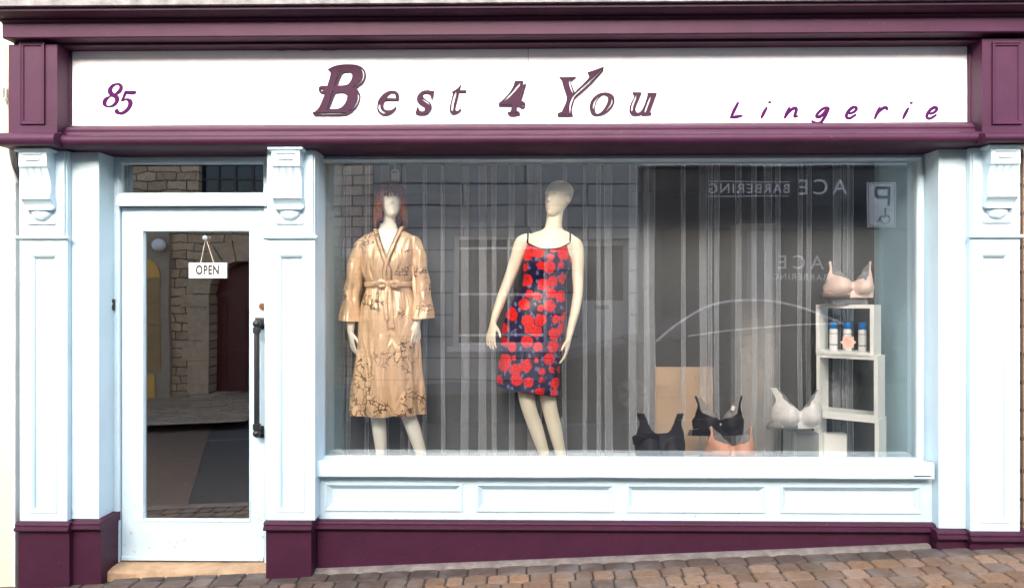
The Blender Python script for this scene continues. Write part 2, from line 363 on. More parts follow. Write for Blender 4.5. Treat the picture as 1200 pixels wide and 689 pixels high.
def wloc(o):
    l = Vector((0, 0, 0))
    while o: l = l + o.location; o = o.parent
    return l
def obj(name, mb, mat, parent=None, smooth=False, origin=None, mods=None):
    bm = mb.bm if isinstance(mb, MB) else mb
    bmesh.ops.recalc_face_normals(bm, faces=bm.faces)
    me = bpy.data.meshes.new(name); bm.to_mesh(me); bm.free()
    o = bpy.data.objects.new(name, me); COL.objects.link(o)
    for mm in (mat if isinstance(mat, (list, tuple)) else [mat]): me.materials.append(mm)
    base = wloc(parent) if parent else Vector((0, 0, 0))
    if origin is not None: o.location = Vector(origin) - base
    me.transform(Matrix.Translation(-(base + o.location)))
    if parent: o.parent = parent
    if smooth: me.shade_smooth()
    if smooth == 'auto':
        me.shade_smooth()
        for e in me.edges: pass
        try: me.set_sharp_from_angle(angle=R(35))
        except Exception: pass
    return o
def thing(name, label, cat, loc=(0, 0, 0), group=None):
    o = bpy.data.objects.new(name, None); COL.objects.link(o); o.location = loc
    o.empty_display_size = 0.1
    return tag(o, label, cat, group)
def tag(o, label=None, cat=None, group=None, kind=None):
    if label: o['label'] = label
    if cat: o['category'] = cat
    if group: o['group'] = group
    if kind: o['kind'] = kind
    return o
def apply_mods(o):
    dg = bpy.context.evaluated_depsgraph_get(); dg.update()
    me = bpy.data.meshes.new_from_object(o.evaluated_get(dg), depsgraph=dg)
    o.modifiers.clear(); o.data = me; return o
def smoothloop(pts, closed=True, k=5):
    """pts: (x,y) or (x,y,1)=corner; Catmull-Rom between, corners stay sharp"""
    out = []; n = len(pts)
    for i in range(n if closed else n - 1):
        p1, p2 = pts[i], pts[(i + 1) % n]
        p0 = pts[(i - 1) % n] if (closed or i > 0) else p1; p3 = pts[(i + 2) % n] if (closed or i + 2 < n) else p2
        if len(p1) > 2: p0 = (2 * p1[0] - p2[0], 2 * p1[1] - p2[1])
        if len(p2) > 2: p3 = (2 * p2[0] - p1[0], 2 * p2[1] - p1[1])
        if len(p1) > 2 and len(p2) > 2: out.append((p1[0], p1[1])); continue
        for j in range(k):
            t = j / k
            f = lambda a, b_, c, d: 0.5 * (2 * b_ + (c - a) * t + (2 * a - 5 * b_ + 4 * c - d) * t * t + (3 * b_ - a - 3 * c + d) * t ** 3)
            out.append((f(p0[0], p1[0], p2[0], p3[0]), f(p0[1], p1[1], p2[1], p3[1])))
    if not closed: out.append(pts[-1][:2])
    return out
def ribbon(line, w):
    line = smoothloop(line, False) if len(line) > 2 else [p[:2] for p in line]
    A = []; B = []
    for i, p in enumerate(line):
        q0 = line[max(0, i - 1)]; q1 = line[min(len(line) - 1, i + 1)]
        dx, dy = q1[0] - q0[0], q1[1] - q0[1]; d = math.hypot(dx, dy) or 1
        t = i / (len(line) - 1); ww = w * 0.5 * min(1, 0.35 + 3 * min(t, 1 - t))
        A.append((p[0] - dy / d * ww, p[1] + dx / d * ww)); B.append((p[0] + dy / d * ww, p[1] - dx / d * ww))
    return A + B[::-1]
def fill2d(loops, th, bevel=0.0):
    """filled curve (holes by even-odd) in local XY, thickness along local Z, as a bmesh"""
    cu = bpy.data.curves.new('tmp', 'CURVE'); cu.dimensions = '2D'; cu.fill_mode = 'BOTH'
    cu.extrude = th / 2; cu.bevel_depth = bevel; cu.bevel_resolution = 1
    for lp in loops:
        sp = cu.splines.new('POLY'); sp.points.add(len(lp) - 1); sp.use_cyclic_u = True
        for i, p in enumerate(lp): sp.points[i].co = (p[0], p[1], 0, 1)
    o = bpy.data.objects.new('tmp', cu); COL.objects.link(o)
    dg = bpy.context.evaluated_depsgraph_get(); dg.update()
    me = bpy.data.meshes.new_from_object(o.evaluated_get(dg), depsgraph=dg)
    bm = bmesh.new(); bm.from_mesh(me)
    bpy.data.objects.remove(o); bpy.data.curves.remove(cu); bpy.data.meshes.remove(me)
    return bm
def textbm(body, size, th=0.004, align='CENTER', space=1.0, bold=0.0):
    cu = bpy.data.curves.new('tmp', 'FONT'); cu.body = body; cu.size = size; cu.extrude = th / 2
    cu.align_x = align; cu.align_y = 'CENTER'; cu.space_character = space; cu.offset = bold
    o = bpy.data.objects.new('tmp', cu); COL.objects.link(o)
    dg = bpy.context.evaluated_depsgraph_get(); dg.update()
    me = bpy.data.meshes.new_from_object(o.evaluated_get(dg), depsgraph=dg)
    bm = bmesh.new(); bm.from_mesh(me)
    bpy.data.objects.remove(o); bpy.data.curves.remove(cu); bpy.data.meshes.remove(me)
    return bm
def FR(loc, face=-1, sx=1, sz=1):
    """matrix taking local XY text plane to world XZ wall; face=-1 faces -y, +1 faces +y"""
    if face < 0: m_ = Matrix(((1, 0, 0), (0, 0, -1), (0, 1, 0)))
    else: m_ = Matrix(((-1, 0, 0), (0, 0, 1), (0, 1, 0)))
    return Matrix.Translation(loc) @ m_.to_4x4() @ Matrix.Diagonal((sx, sz, 1, 1))

def PANE(x0, x1, z0, z1, y):
    mb = MB(); mb.face([(x0, y, z0), (x1, y, z0), (x1, y, z1), (x0, y, z1)]); return mb
# ================================================================== SETTING: ground
def sheet(name, x0, x1, y0, y1, dz, mat, nx=40, ny=8, th=0.0):
    mb = MB(); V = [[mb.bm.verts.new((x0 + (x1 - x0) * i / nx, y0 + (y1 - y0) * j / ny, g(x0 + (x1 - x0) * i / nx) + dz)) for i in range(nx + 1)] for j in range(ny + 1)]
    for j in range(ny):
        for i in range(nx): mb.bm.faces.new([V[j][i], V[j][i + 1], V[j + 1][i + 1], V[j + 1][i]])
    return tag(obj(name, mb, mat), kind='structure')
sheet('ground', -60, 60, -60, 60, -0.16, ASPH, 4, 4)
sheet('road', -30, 30, -7.4, -1.14, -0.11, ASPH, 30, 6)
mb = MB(); fe = [(-14, -7.39), (M(262, 344, -7.39).x, -7.39), (M(244, 344, -5.25).x, -5.25), (M(220, 344, -1.9).x, -1.9), (M(214, 344, -1.16).x, -1.16), (-14, -1.16)]
mb.face([(x, y, g(x) - 0.104) for x, y in fe]); tag(obj('paved_lane', mb, paint('brown_setts', (0.11, 0.075, 0.050), .8, .3, 12, .8)), kind='structure')
# pavement: bedding + individually bevelled tumbled blocks in one mesh
mb = MB()
bmv = mb.bm; lay = bmv.loops.layers.color.new('pc')
def setc(f, c):
    for l in f.loops: l[lay] = (c[0], c[1], c[2], 1)
def paver(x0, x1, y0, y1, col):
    rr = 0.022; nz = random.uniform(-0.002, 0.003)
    def ring(ins, dz):
        pts = []; r = rr
        for cx, cy, a0 in ((x1 - ins - r, y1 - ins - r, 0), (x0 + ins + r, y1 - ins - r, 90), (x0 + ins + r, y0 + ins + r, 180), (x1 - ins - r, y0 + ins + r, 270)):
            for k in (0, 45, 90):
                a = R(a0 + k); x = cx + r * math.cos(a); y = cy + r * math.sin(a)
                x += noise.noise((x * 40, y * 40, 1)) * 0.002; y += noise.noise((x * 40, y * 40, 5)) * 0.002
                pts.append((x, y, g(x) + dz + nz))
        return [bmv.verts.new(p) for p in pts]
    A, B_, C = ring(0, -0.03), ring(0.0005, -0.005), ring(0.007, 0.0)
    n_ = len(A)
    for P, Q in ((A, B_), (B_, C)):
        for i in range(n_):
            j = (i + 1) % n_; f = bmv.faces.new([P[i], P[j], Q[j], Q[i]]); setc(f, col); f.smooth = True
    f = bmv.faces.new(C); setc(f, col)
y = 0.03; row = 0
while y > -1.0:
    d = [0.13, 0.12, 0.125, 0.135, 0.12][row % 5]
    x = -6.0 + random.uniform(0, 0.15)
    while x < 6.0:
        w = random.choice((0.10, 0.12, 0.135, 0.16)) if row else random.choice((0.14, 0.17, 0.17))
        if row == 0: base = (0.20, 0.165, 0.145)
        else:
            base = random.choice(((0.30, 0.235, 0.18), (0.32, 0.245, 0.185), (0.29, 0.23, 0.18), (0.27, 0.22, 0.18), (0.32, 0.255, 0.20)))
            if x < -0.6: base = tuple(a * 0.45 + b2 * 0.55 for a, b2 in zip(base, (0.19, 0.165, 0.15)))
        k = random.uniform(0.85, 1.12)
        # blocks stop where door step and plinths stand
        paver(x + 0.004, x + w - 0.004, y - d + 0.004, y - 0.004, tuple(min(1, a * k * 1.5) for a in base))
        x += w
    y -= d; row += 1
ytop = y
x = -2.48
while x < -1.42:
    w = random.choice((0.13, 0.15, 0.17)); k = random.uniform(1.2, 1.5)
    paver(x + 0.003, x + w - 0.003, 0.033, 0.12, (0.19 * k, 0.165 * k, 0.15 * k)); x += w
pv = tag(obj('pavement', mb, PAVER), kind='structure')
sheet('pavement_bed', -8, 8, ytop, 0.4, -0.012, JOINT, 40, 2)
mb = MB()
for i in range(-9, 10):
    x0, x1 = i * 0.9, i * 0.9 + 0.895
    mb.prism_x([(ytop - 0.13, g(x0) - 0.14), (ytop - 0.13, g(x0) - 0.012), (ytop - 0.118, g(x0)), (ytop, g(x0)), (ytop, g(x0) - 0.14)], x0, x1)
for v_ in mb.bm.verts: v_.co.z += g(v_.co.x) - g(math.floor(v_.co.x / 0.9 + 1e-4) * 0.9) if abs(v_.co.x / 0.9 - round(v_.co.x / 0.9)) > 0.002 else 0
tag(obj('kerb', mb, CONC), kind='structure')
sheet('far_pavement', -30, 30, -9.0, -7.4, 0.0, GREYP, 30, 2)
sheet('stone_forecourt', -14, M(300, 344, -6).x, -8.99, -5.5, 0.006, FLAGS, 20, 2)
tag(sheet('parking_line', -12, 12, -4.78, -4.70, -0.106, CONC, 30, 1), kind='structure')

# ================================================================== SHOP FRONT
shop = thing('shop_front', 'white and plum painted lingerie shopfront with sign board, glazed door and display window', 'shopfront', (0, 0, 0))
SOF = 2.448
CO = 0.07
XL = W(3, 40, -0.15).x; XR = W(1214, 40, -0.15).x
# stone ledge / upper wall
mb = MB()
zt = W(600, 5.5, -0.24).z
mb.prism_x([(-0.265, zt + 0.002), (-0.275, zt + 0.06), (-0.23, zt + 0.11), (0.3, zt + 0.14), (0.3, zt + 0.002)], XL - 0.08, XR + 0.3)
obj('stone_ledge', mb, LEAD, shop)
mb = MB().box((-3.3, 0.05, zt + 0.142), (3.4, 0.4, 6.2)); obj('upper_wall', mb, CREAM, shop)
# cornice
zA = W(600, 24, -0.15).z; zB = W(600, 41.5, -0.15).z
mb = MB()
prof = [(0.1, zt), (-0.31, zt), (-0.31, zt - 0.018), (-0.302, zt - 0.022), (-0.285, zt - 0.034), (-0.262, zt - 0.042), (-0.246, zA + 0.016), (-0.246, zA + 0.008), (-0.238, zA + 0.002), (-0.222, zA - 0.002), (-0.22, zB + 0.006), (-0.214, zB), (-0.10, zB + 0.001), (-0.10, zB - 0.014), (-0.06, zB - 0.02), (0.1, zB - 0.02)]
prof = [(y_ + CO if y_ < -0.2 else (y_ + CO * .6 if y_ < 0 else y_), z_) for y_, z_ in prof]
mb.prism_x(prof, XL, XR); obj('cornice', mb, PURP, shop, 'auto')
# frieze frame around sign board
sx0, sx1 = W(85, 100, 0.03).x, W(1133, 100, 0.03).x
sz1, sz0 = W(600, 57.5, 0.03).z, W(600, 150.5, 0.03).z
mb = MB()
mb.box((sx0 - 0.06, -0.028, sz1 + 0.052), (sx1 + 0.06, 0.04, zB - 0.0))
mb.frame_xz(sx0 - 0.055, sz0 - 0.03, sx1 + 0.055, sz1 + 0.055, [(0.0, 0.04), (0, -0.03), (0.012, -0.034), (0.022, -0.028), (0.024, -0.018), (0.036, -0.014), (0.042, -0.002), (0.0445, 0.012), (0.052, 0.016), (0.055, 0.028)])
for f in mb.bm.faces: pass
obj('sign_frame', mb, PURP, shop, 'auto')
sign = obj('sign_board', MB().box((sx0 - 0.02, 0.028, sz0 - 0.004 - 0.0), (W(619, 100, 0.028).x - 0.0012, 0.05, sz1 + 0.02)).box((W(619, 100, 0.028).x + 0.0012, 0.028, sz0 - 0.004), (sx1 + 0.02, 0.05, sz1 + 0.02)), BOARD, shop)
# backing wall behind fascia (keeps daylight out)
obj('fascia_backing', MB().box((XL + 0.05, 0.052, SOF + 0.012), (XR - 0.05, 0.16, zt - 0.001)), INTW, shop)
# lower torus moulding
bx0, bx1 = W(67, 100, -0.10).x, W(1151, 100, -0.10).x
zs = sz0 - 0.028
mb = MB()
pr = [(0.05, zs), (-0.036, zs), (-0.040, zs - 0.012), (-0.055, zs - 0.016), (-0.058, zs - 0.024)]
for k in range(0, 9):
    a = R(90 + k * 20); pr.append((-0.085 + 0.036 * math.cos(a) * 1.0, zs - 0.062 + 0.034 * math.sin(a)))
pr += [(-0.055, zs - 0.104), (-0.05, SOF + 0.006), (-0.04, SOF), (0.24, SOF), (0.24, SOF + 0.03), (0.05, SOF + 0.03)]
mb.prism_x(pr, bx0 + 0.002, bx1 - 0.002); obj('architrave', mb, PURP, shop, 'auto')
# entablature end blocks
def end_block(x0, x1, px0, px1, ext_l, ext_r):
    mb = MB()
    zb = W((px0 + px1) / 2, 156, -0.10).z
    mb.box((x0, -0.10, zb), (x1, 0.05, zB - 0.021))
    mb.frame_xz(px_(px0), W(px0, 146, -0.1).z, px_(px1), W(px0, 50, -0.1).z, [(-0.001, -0.1005), (0.0, -0.112), (0.006, -0.112), (0.012, -0.1075), (0.018, -0.1075), (0.024, -0.1005)])
    b_ = obj('end_block', mb, PURP, shop, 'auto')
    mb = MB(); pr = [(0.05, zb), (-0.105, zb), (-0.12, zb - 0.008)]
    zl = SOF
    for k in range(0, 9):
        a = R(90 + k * 20); pr.append((-0.152 + 0.030 * math.cos(a), (zb - 0.012 + zl) / 2 + 0.0 + (zb - 0.012 - zl) / 2 * math.sin(a)))
    pr += [(-0.12, zl), (0.05, zl)]
    mb.prism_x(pr, x0 - ext_l, x1 + ext_r)
    obj('block_moulding', mb, PURP, b_, 'auto')
def px_(p): return W(p, 100, -0.10).x
end_block(px_(10), px_(67), 24, 53, 0.03, 0.03)
end_block(px_(1151), px_(1213), 1162, 1197, 0.03, 0.03)

# ---- pilasters
def pilaster(xc, z_ground, ztop_plinth):
    hw = 0.142
    x0, x1 = xc - hw, xc + hw
    mb = MB(); pz0 = ztop_plinth; pz1 = SOF - 0.002
    yf = 0.0
    pxa, pxb = xc - 0.083, xc + 0.083
    zpa = pz0 + 0.045; zpb = W(600, 297, 0).z
    # face with sunk panel: built from strips and a moulded frame
    mb.box((x0, yf, pz0), (pxa, 0.20, pz1)); mb.box((pxb, yf, pz0), (x1, 0.20, pz1))
    mb.box((pxa, yf, pz0), (pxb, 0.20, zpa)); mb.box((pxa, yf, zpb), (pxb, 0.20, pz1))
    mb.box((pxa, 0.022, zpa), (pxb, 0.20, zpb))
    mb.frame_xz(pxa, zpa, pxb, zpb, [(0.0, 0.0005), (0.004, -0.004), (0.010, -0.002), (0.016, 0.006), (0.022, 0.010), (0.024, 0.022)])
    p = obj('pilaster', mb, WHITE, shop, 'auto')
    # neck shelf
    zs_ = W(600, 278, -0.02).z
    mb = MB(); mb.prism_x([(0.0, zs_ + 0.012), (-0.012, zs_ + 0.012), (-0.022, zs_ + 0.006), (-0.022, zs_ - 0.002), (-0.014, zs_ - 0.008), (-0.004, zs_ - 0.012), (0.0, zs_ - 0.012)], x0 - 0.018, x1 + 0.018)
    obj('neck_moulding', mb, WHITE, p, 'auto')
    # backing plate
    zpl = zs_ + 0.014
    obj('capital_plate', MB().box((x0 + 0.008, -0.016, zpl), (x1 - 0.008, 0.001, SOF - 0.003), 0.003), WHITE, p)
    # corbel: block, fluted scroll, lip, roll
    cw = 0.082
    zz = lambda py: W(600, py, -0.06).z
    mb = MB()
    ztop = SOF - 0.006
    mb.prism_x([(0, ztop), (-0.112, ztop), (-0.112, ztop - 0.010), (-0.10, ztop - 0.018), (0, ztop - 0.018)], xc - cw - 0.018, xc + cw + 0.018)
    zb1 = zz(195)
    grooves = []
    mb.box((xc - cw, -0.098, zb1), (xc + cw, -0.017, ztop - 0.018))
    for gz, gw in ((zz(180), 0.056), (zz(187), 0.042)):
        mb.prism_x([(-0.098, gz + 0.005), (-0.106, gz + 0.003), (-0.106, gz - 0.003), (-0.098, gz - 0.005)], xc - gw, xc + gw)
    # scroll S curve
    prof = []; zt_, zb_ = zb1, zz(231)
    for k in range(13):
        t = k / 12; prof.append((-0.088 + 0.045 * math.sin(t * math.pi * 0.9) ** 0.8 * (0.55 + 0.45 * t) - 0.004, zt_ + (zb_ - zt_) * t))
    nseg = 48; rings = []
    for i in range(nseg + 1):
        u = -1 + 2 * i / nseg
        fl = 0.0
        for c in (-0.5, 0, 0.5):
            fl += 0.010 * math.exp(-((u - c) / 0.085) ** 2)
        rings.append([(xc + u * (cw - 0.002), yy + fl * math.sin(math.pi * min(1, (j + .5) / 12.5)), z_) for j, (yy, z_) in enumerate(prof)] + [(xc + u * (cw - 0.002), -0.017, zb_), (xc + u * (cw - 0.002), -0.017, zt_)])
    mb.loft(rings)
    # lower roll
    zc_, zd_ = zz(231), zz(243)
    pr = [(-0.017, zc_), (-0.075, zc_), (-0.078, zc_ - 0.006)]
    for k in range(7):
        t = k / 6; pr.append((-0.074 + 0.034 * math.sin(t * 1.57), zc_ - 0.006 - (zc_ - zd_ - 0.006) * t))
    pr += [(-0.017, zd_)]
    mb.prism_x(pr, xc - cw - 0.004, xc + cw + 0.004)
    mb.box((xc - cw + 0.002, -0.056, zz(245)), (xc + cw - 0.002, -0.0165, zd_ - 0.0005), 0.002)
    c = obj('corbel', mb, WHITE, p, 'auto')
    # shell
    mb = MB(); zc0 = zz(245); hh = zc0 - zz(257); hw2 = 0.062
    rings = []
    for j in range(9):
        ph = math.pi / 2 * j / 8.0
        ring = []
        for i in range(33):
            a = math.pi + math.pi * i / 32
            r_ = math.cos(ph); flute = 1 + 0.05 * abs(math.sin(a * 3.5))
            ring.append((xc + hw2 * r_ * math.cos(a) * flute, -0.017 - 0.030 * math.sin(ph), zc0 + hh * r_ * math.sin(a) * flute))
        rings.append(ring)
    mb.loft(rings, cap=False, closed=False)
    mb.face([(xc + hw2, -0.017, zc0)] + [(xc + hw2 * math.cos(R(180 * k / 8)), -0.017 - 0.03 * math.sin(R(180 * k / 8)), zc0) for k in range(1, 8)] + [(xc - hw2, -0.017, zc0)])
    obj('shell_ornament', mb, WHITE, p, 'auto')
    obj('capital_strip', MB().box((xc - 0.082, -0.026, zz(261.5)), (xc + 0.082, -0.0165, zz(259)), 0.002), WHITE, p)
    return p
PC = [W(51, 300, 0).x, W(341, 300, 0).x, W(1166, 300, 0).x]
zpl = [W(51, 612, -0.03).z, W(341, 611, -0.03).z, W(1166, 624, -0.03).z]
for xc, zp in zip(PC, zpl): pilaster(xc, 0, zp)
# flat piers beside pilasters
def pier(x0, x1, z0, y0=0.04, y1=0.3):
    return obj('pier', MB().box((x0, y0, z0), (x1, y1, SOF - 0.001), 0.003), WHITE, shop)
xdl = W(116, 300, 0.04).x; xwr = W(1100, 300, 0.04).x
pier(PC[0] + 0.143, xdl, zpl[0] + 0.001)
pier(xwr, PC[2] - 0.143, zpl[2] + 0.001)
obj('jamb_strip', MB().box((PC[1] + 0.143, 0.06, zpl[1]), (W(372, 300, 0.06).x, 0.3, SOF - 0.001), 0.003), WHITE, shop)

# ---- plinths
def plinth(x0, x1, ztop_, yf, name='plinth', slope=0.0):
    """body + moulded cap; bottom buried in ground"""
    mb = MB()
    mb.box((x0, yf, -0.4), (x1, yf + 0.22, ztop_ - 0.045))
    pr = [(yf + 0.2, ztop_), (yf - 0.004, ztop_), (yf - 0.016, ztop_ - 0.006), (yf - 0.019, ztop_ - 0.014), (yf - 0.016, ztop_ - 0.022), (yf - 0.017, ztop_ - 0.026), (yf - 0.028, ztop_ - 0.032), (yf - 0.030, ztop_ - 0.042), (yf - 0.024, ztop_ - 0.050), (yf - 0.001, ztop_ - 0.054), (yf + 0.2, ztop_ - 0.054)]
    n0 = len(mb.bm.verts)
    pr2 = pr
    mb.prism_x(pr2, x0 - 0.008, x1 + 0.008)
    return obj(name, mb, PURPB, shop, 'auto')
plinth(W(20, 620, -0.03).x, W(80, 620, -0.03).x, zpl[0], -0.02)
plinth(W(80, 620, 0.01).x + 0.012, W(118, 620, 0.01).x, zpl[0], 0.012)
plinth(W(311, 620, -0.03).x, W(364, 620, -0.03).x, zpl[1], -0.02)
zrb = W(700, 609, 0.08).z
plinth(W(366, 620, 0.02).x + 0.012, W(1098, 620, 0.08).x, W(366, 608.5, .08).z - 0.004, 0.085)
plinth(W(1098, 620, 0.01).x, W(1136, 620, 0.01).x - 0.01, zpl[2], 0.012)
plinth(W(1138, 620, -0.03).x, W(1212, 620, -0.03).x, zpl[2] , -0.02)
# mortar fillet along the riser plinth
mb = MB()
x0 = W(330, 668, 0.02).x; x1 = W(1094, 640, 0.02).x
rings = []
for i in range(60):
    x = x0 + (x1 - x0) * i / 59; e = noise.noise((x * 6, 0, 0)) * 0.008
    rings.append([(x, 0.09, g(x) - 0.02), (x, 0.09, g(x) + 0.014), (x, 0.06, g(x) + 0.011), (x, 0.045 + e, g(x) + 0.004), (x, 0.030 + e, g(x) - 0.02)])
mb.loft(rings); obj('mortar_fillet', mb, CONC, shop)

# ---- door step
z_st = W(225, 659, 0.2).z
xa = W(118, 660, 0.01).x - 0.01; xb = W(309, 660, 0).x
mb = MB()
mb.prism_x([(0.5, z_st), (0.13, z_st - 0.003), (0.085, z_st - 0.012), (0.078, z_st - 0.022), (0.074, z_st - 0.3), (0.5, z_st - 0.3)], xa + 0.012, xb)
bmesh.ops.subdivide_edges(mb.bm, edges=[e for e in mb.bm.edges if abs(e.verts[0].co.x - e.verts[1].co.x) > 0.5], cuts=24)
for v_ in mb.bm.verts:
    v_.co.z += noise.noise(v_.co * 7) * 0.004; v_.co.y += noise.noise(v_.co * 5) * 0.006 if v_.co.y < 0.1 else 0
obj('door_step', mb, STEP, shop, 'auto')

# ---- door frame, transom, door
YD = 0.22
def wx(p, Y=YD): return W(p, 344, Y).x
def wz(p, Y=YD): return W(225, p, Y).z
fx0, fx1 = xdl - 0.02, PC[1] - 0.13
mb = MB()
mb.box((fx0, 0.20, z_st), (wx(142), 0.30, SOF - 0.001), 0.002)                 # left jamb
mb.box((wx(311), 0.20, z_st), (fx1 + 0.02, 0.30, SOF - 0.001), 0.002)
mb.box((wx(142), 0.20, wz(190.5)), (wx(311), 0.30, SOF - 0.002), 0.002)          # head
mb.prism_x([(0.30, wz(228)), (0.19, wz(228)), (0.172, wz(229.5, .17)), (0.168, wz(239, .17)), (0.175, wz(241.5, .17)), (0.21, wz(241.5)), (0.30, wz(241.5))], wx(136, .17), wx(312, .17))
dfr = obj('door_frame', mb, WHITE, shop, 'auto')
tr = obj('transom_window', MB().frame_xz(wx(142), wz(228), wx(311), wz(190.5), [(0, 0.21), (0.004, 0.21), (0.008, 0.215), (0.012, 0.235)]) and (lambda m_: m_)(MB()), WHITE, shop) if False else None
mb = MB(); mb.frame_xz(wx(142), wz(228), wx(311), wz(190.5), [(0, 0.206), (0.006, 0.206), (0.010, 0.212), (0.012, 0.240)])
tr = obj('transom_window', mb, WHITE, shop, 'auto')
obj('pane', PANE(wx(142) + 0.006, wx(311) - 0.006, wz(228) + 0.006, wz(190.5) - 0.006, 0.234), GLASSD, tr)
# door leaf
dz0, dz1 = z_st + 0.010, wz(243.5)
dx0, dx1 = wx(143), wx(309.5)
gx0, gx1, gz0, gz1 = wx(167), wx(293), wz(610), wz(270)
mb = MB()
mb.box((dx0, YD, dz0), (gx0, YD + 0.045, dz1)); mb.box((gx1, YD, dz0), (dx1, YD + 0.045, dz1))
mb.box((gx0, YD, dz0), (gx1, YD + 0.045, gz0)); mb.box((gx0, YD, gz1), (gx1, YD + 0.045, dz1))
mb.frame_xz(gx0 - 0.004, gz0 - 0.004, gx1 + 0.004, gz1 + 0.004, [(0, YD - 0.001), (0.001, YD - 0.005), (0.007, YD - 0.004), (0.011, YD + 0.012), (0.012, YD + 0.03)])
door = obj('door', mb, WHITE, shop, 'auto')
obj('glass_panel', PANE(gx0, gx1, gz0, gz1, YD + 0.022), GLASSD, door)
obj('weather_bar', MB().box((dx0 + 0.002, YD - 0.012, dz0 - 0.002), (dx1 - 0.002, YD - 0.001, dz0 + 0.022), 0.003), WHITE, door)
# handle
hx = wx(303.5, 0.19)
mb = MB()
z_t, z_b = wz(379, 0.19), wz(506, 0.19)
for zc_ in (z_t, z_b):
    mb.box((hx - 0.034, YD - 0.012, zc_ - 0.036), (hx + 0.034, YD - 0.001, zc_ + 0.036), 0.005)
    mb.cyl((hx, YD - 0.022, zc_), (0, 1, 0), 0.027, 0.024, 20)
    mb.cyl((hx, YD - 0.045, zc_), (0, 1, 0), 0.020, 0.05, 20)
    mb.ball((hx, YD - 0.068, zc_), 0.025, 16)
    s_ = -1 if zc_ == z_t else 1
    mb.cyl((hx, YD - 0.068, zc_ + s_ * 0.04), (0, 0, 1), 0.024, 0.035, 16)
mb.tube([(hx, YD - 0.068, z_b), (hx, YD - 0.068, (z_b + z_t) / 2), (hx, YD - 0.068, z_t)], 0.0165, 16)
obj('pull_handle', mb, BLACK, door, 'auto')
mb = MB(); lx, lz = wx(308, 0.21), wz(359, 0.21)
mb.cyl((lx - 0.004, YD - 0.006, lz), (0, 1, 0), 0.021, 0.012, 28); mb.cyl((lx - 0.004, YD - 0.013, lz), (0, 1, 0), 0.012, 0.006, 20)
lk = obj('lock', mb, BRASS, door, 'auto')
obj('keyhole', MB().box((lx - 0.0055, YD - 0.0185, lz - 0.007), (lx - 0.0025, YD - 0.0162, lz + 0.007)), INK, lk)
# bell push on the jamb
bx_, bz_ = wx(131, 0.19), wz(357, 0.19)
bell = obj('door_bell', MB().box((bx_ - 0.019, 0.18, bz_ - 0.034), (bx_ + 0.019, 0.1995, bz_ + 0.034), 0.005), BLACK, shop)
obj('bell_button', MB().cyl((bx_, 0.177, bz_ + 0.004), (0, 1, 0), 0.011, 0.008, 20), CARDW, bell)

# ---- display window
YW = 0.20
wx0, wx1 = W(379, 344, YW).x, W(1075, 344, YW).x
wz0, wz1 = W(730, 537, YW).z, W(730, 189.5, YW).z
mb = MB()
ox0 = W(372, 300, 0.06).x - 0.02; ox1 = xwr + 0.02
mb.box((ox0, YW, wz0 - 0.03), (wx0, YW + 0.07, SOF - 0.001)); mb.box((wx1, YW, wz0 - 0.03), (ox1, YW + 0.07, SOF - 0.001))
mb.box((wx0, YW, wz1), (wx1, YW + 0.07, SOF - 0.001)); mb.box((wx0, YW, wz0 - 0.03), (wx1, YW + 0.07, wz0))
mb.frame_xz(wx0 - 0.028, wz0 - 0.020, wx1 + 0.028, wz1 + 0.028, [(0, YW - 0.0005), (0.002, YW - 0.012), (0.014, YW - 0.016), (0.020, YW - 0.010), (0.026, YW - 0.004), (0.0285, YW + 0.03)])
win = obj('display_window', mb, WHITE, shop, 'auto')
obj('window_pane', PANE(wx0 - 0.005, wx1 + 0.005, wz0 - 0.005, wz1 + 0.005, YW + 0.02), GLASSW, win)
# sill
sxa = W(366, 560, 0.05).x; sxb = W(1095, 560, 0.05).x
zn = W(730, 542, 0.05).z; zb2 = W(730, 560.5, 0.05).z
mb = MB(); mb.prism_x([(0.199, wz0 + 0.001), (0.165, wz0 - 0.001), (0.064, zn + 0.004), (0.053, zn), (0.05, zn - 0.006), (0.05, zb2 + 0.006), (0.056, zb2), (0.10, zb2), (0.199, zb2)], sxa, sxb)
bmesh.ops.subdivide_edges(mb.bm, edges=[e for e in mb.bm.edges if abs(e.verts[0].co.x - e.verts[1].co.x) > 0.5], cuts=40)
for v_ in mb.bm.verts: v_.co.z += noise.noise((v_.co.x * 2.5, v_.co.y * 9, v_.co.z * 3)) * 0.0022
obj('window_sill', mb, WHITE, shop, 'auto')
obj('timber_split', MB().box((W(1071, 558, .05).x, 0.0485, W(1071, 558.4, .05).z), (W(1091, 558, .05).x, 0.0505, W(1071, 557.2, .05).z)), INK, shop)
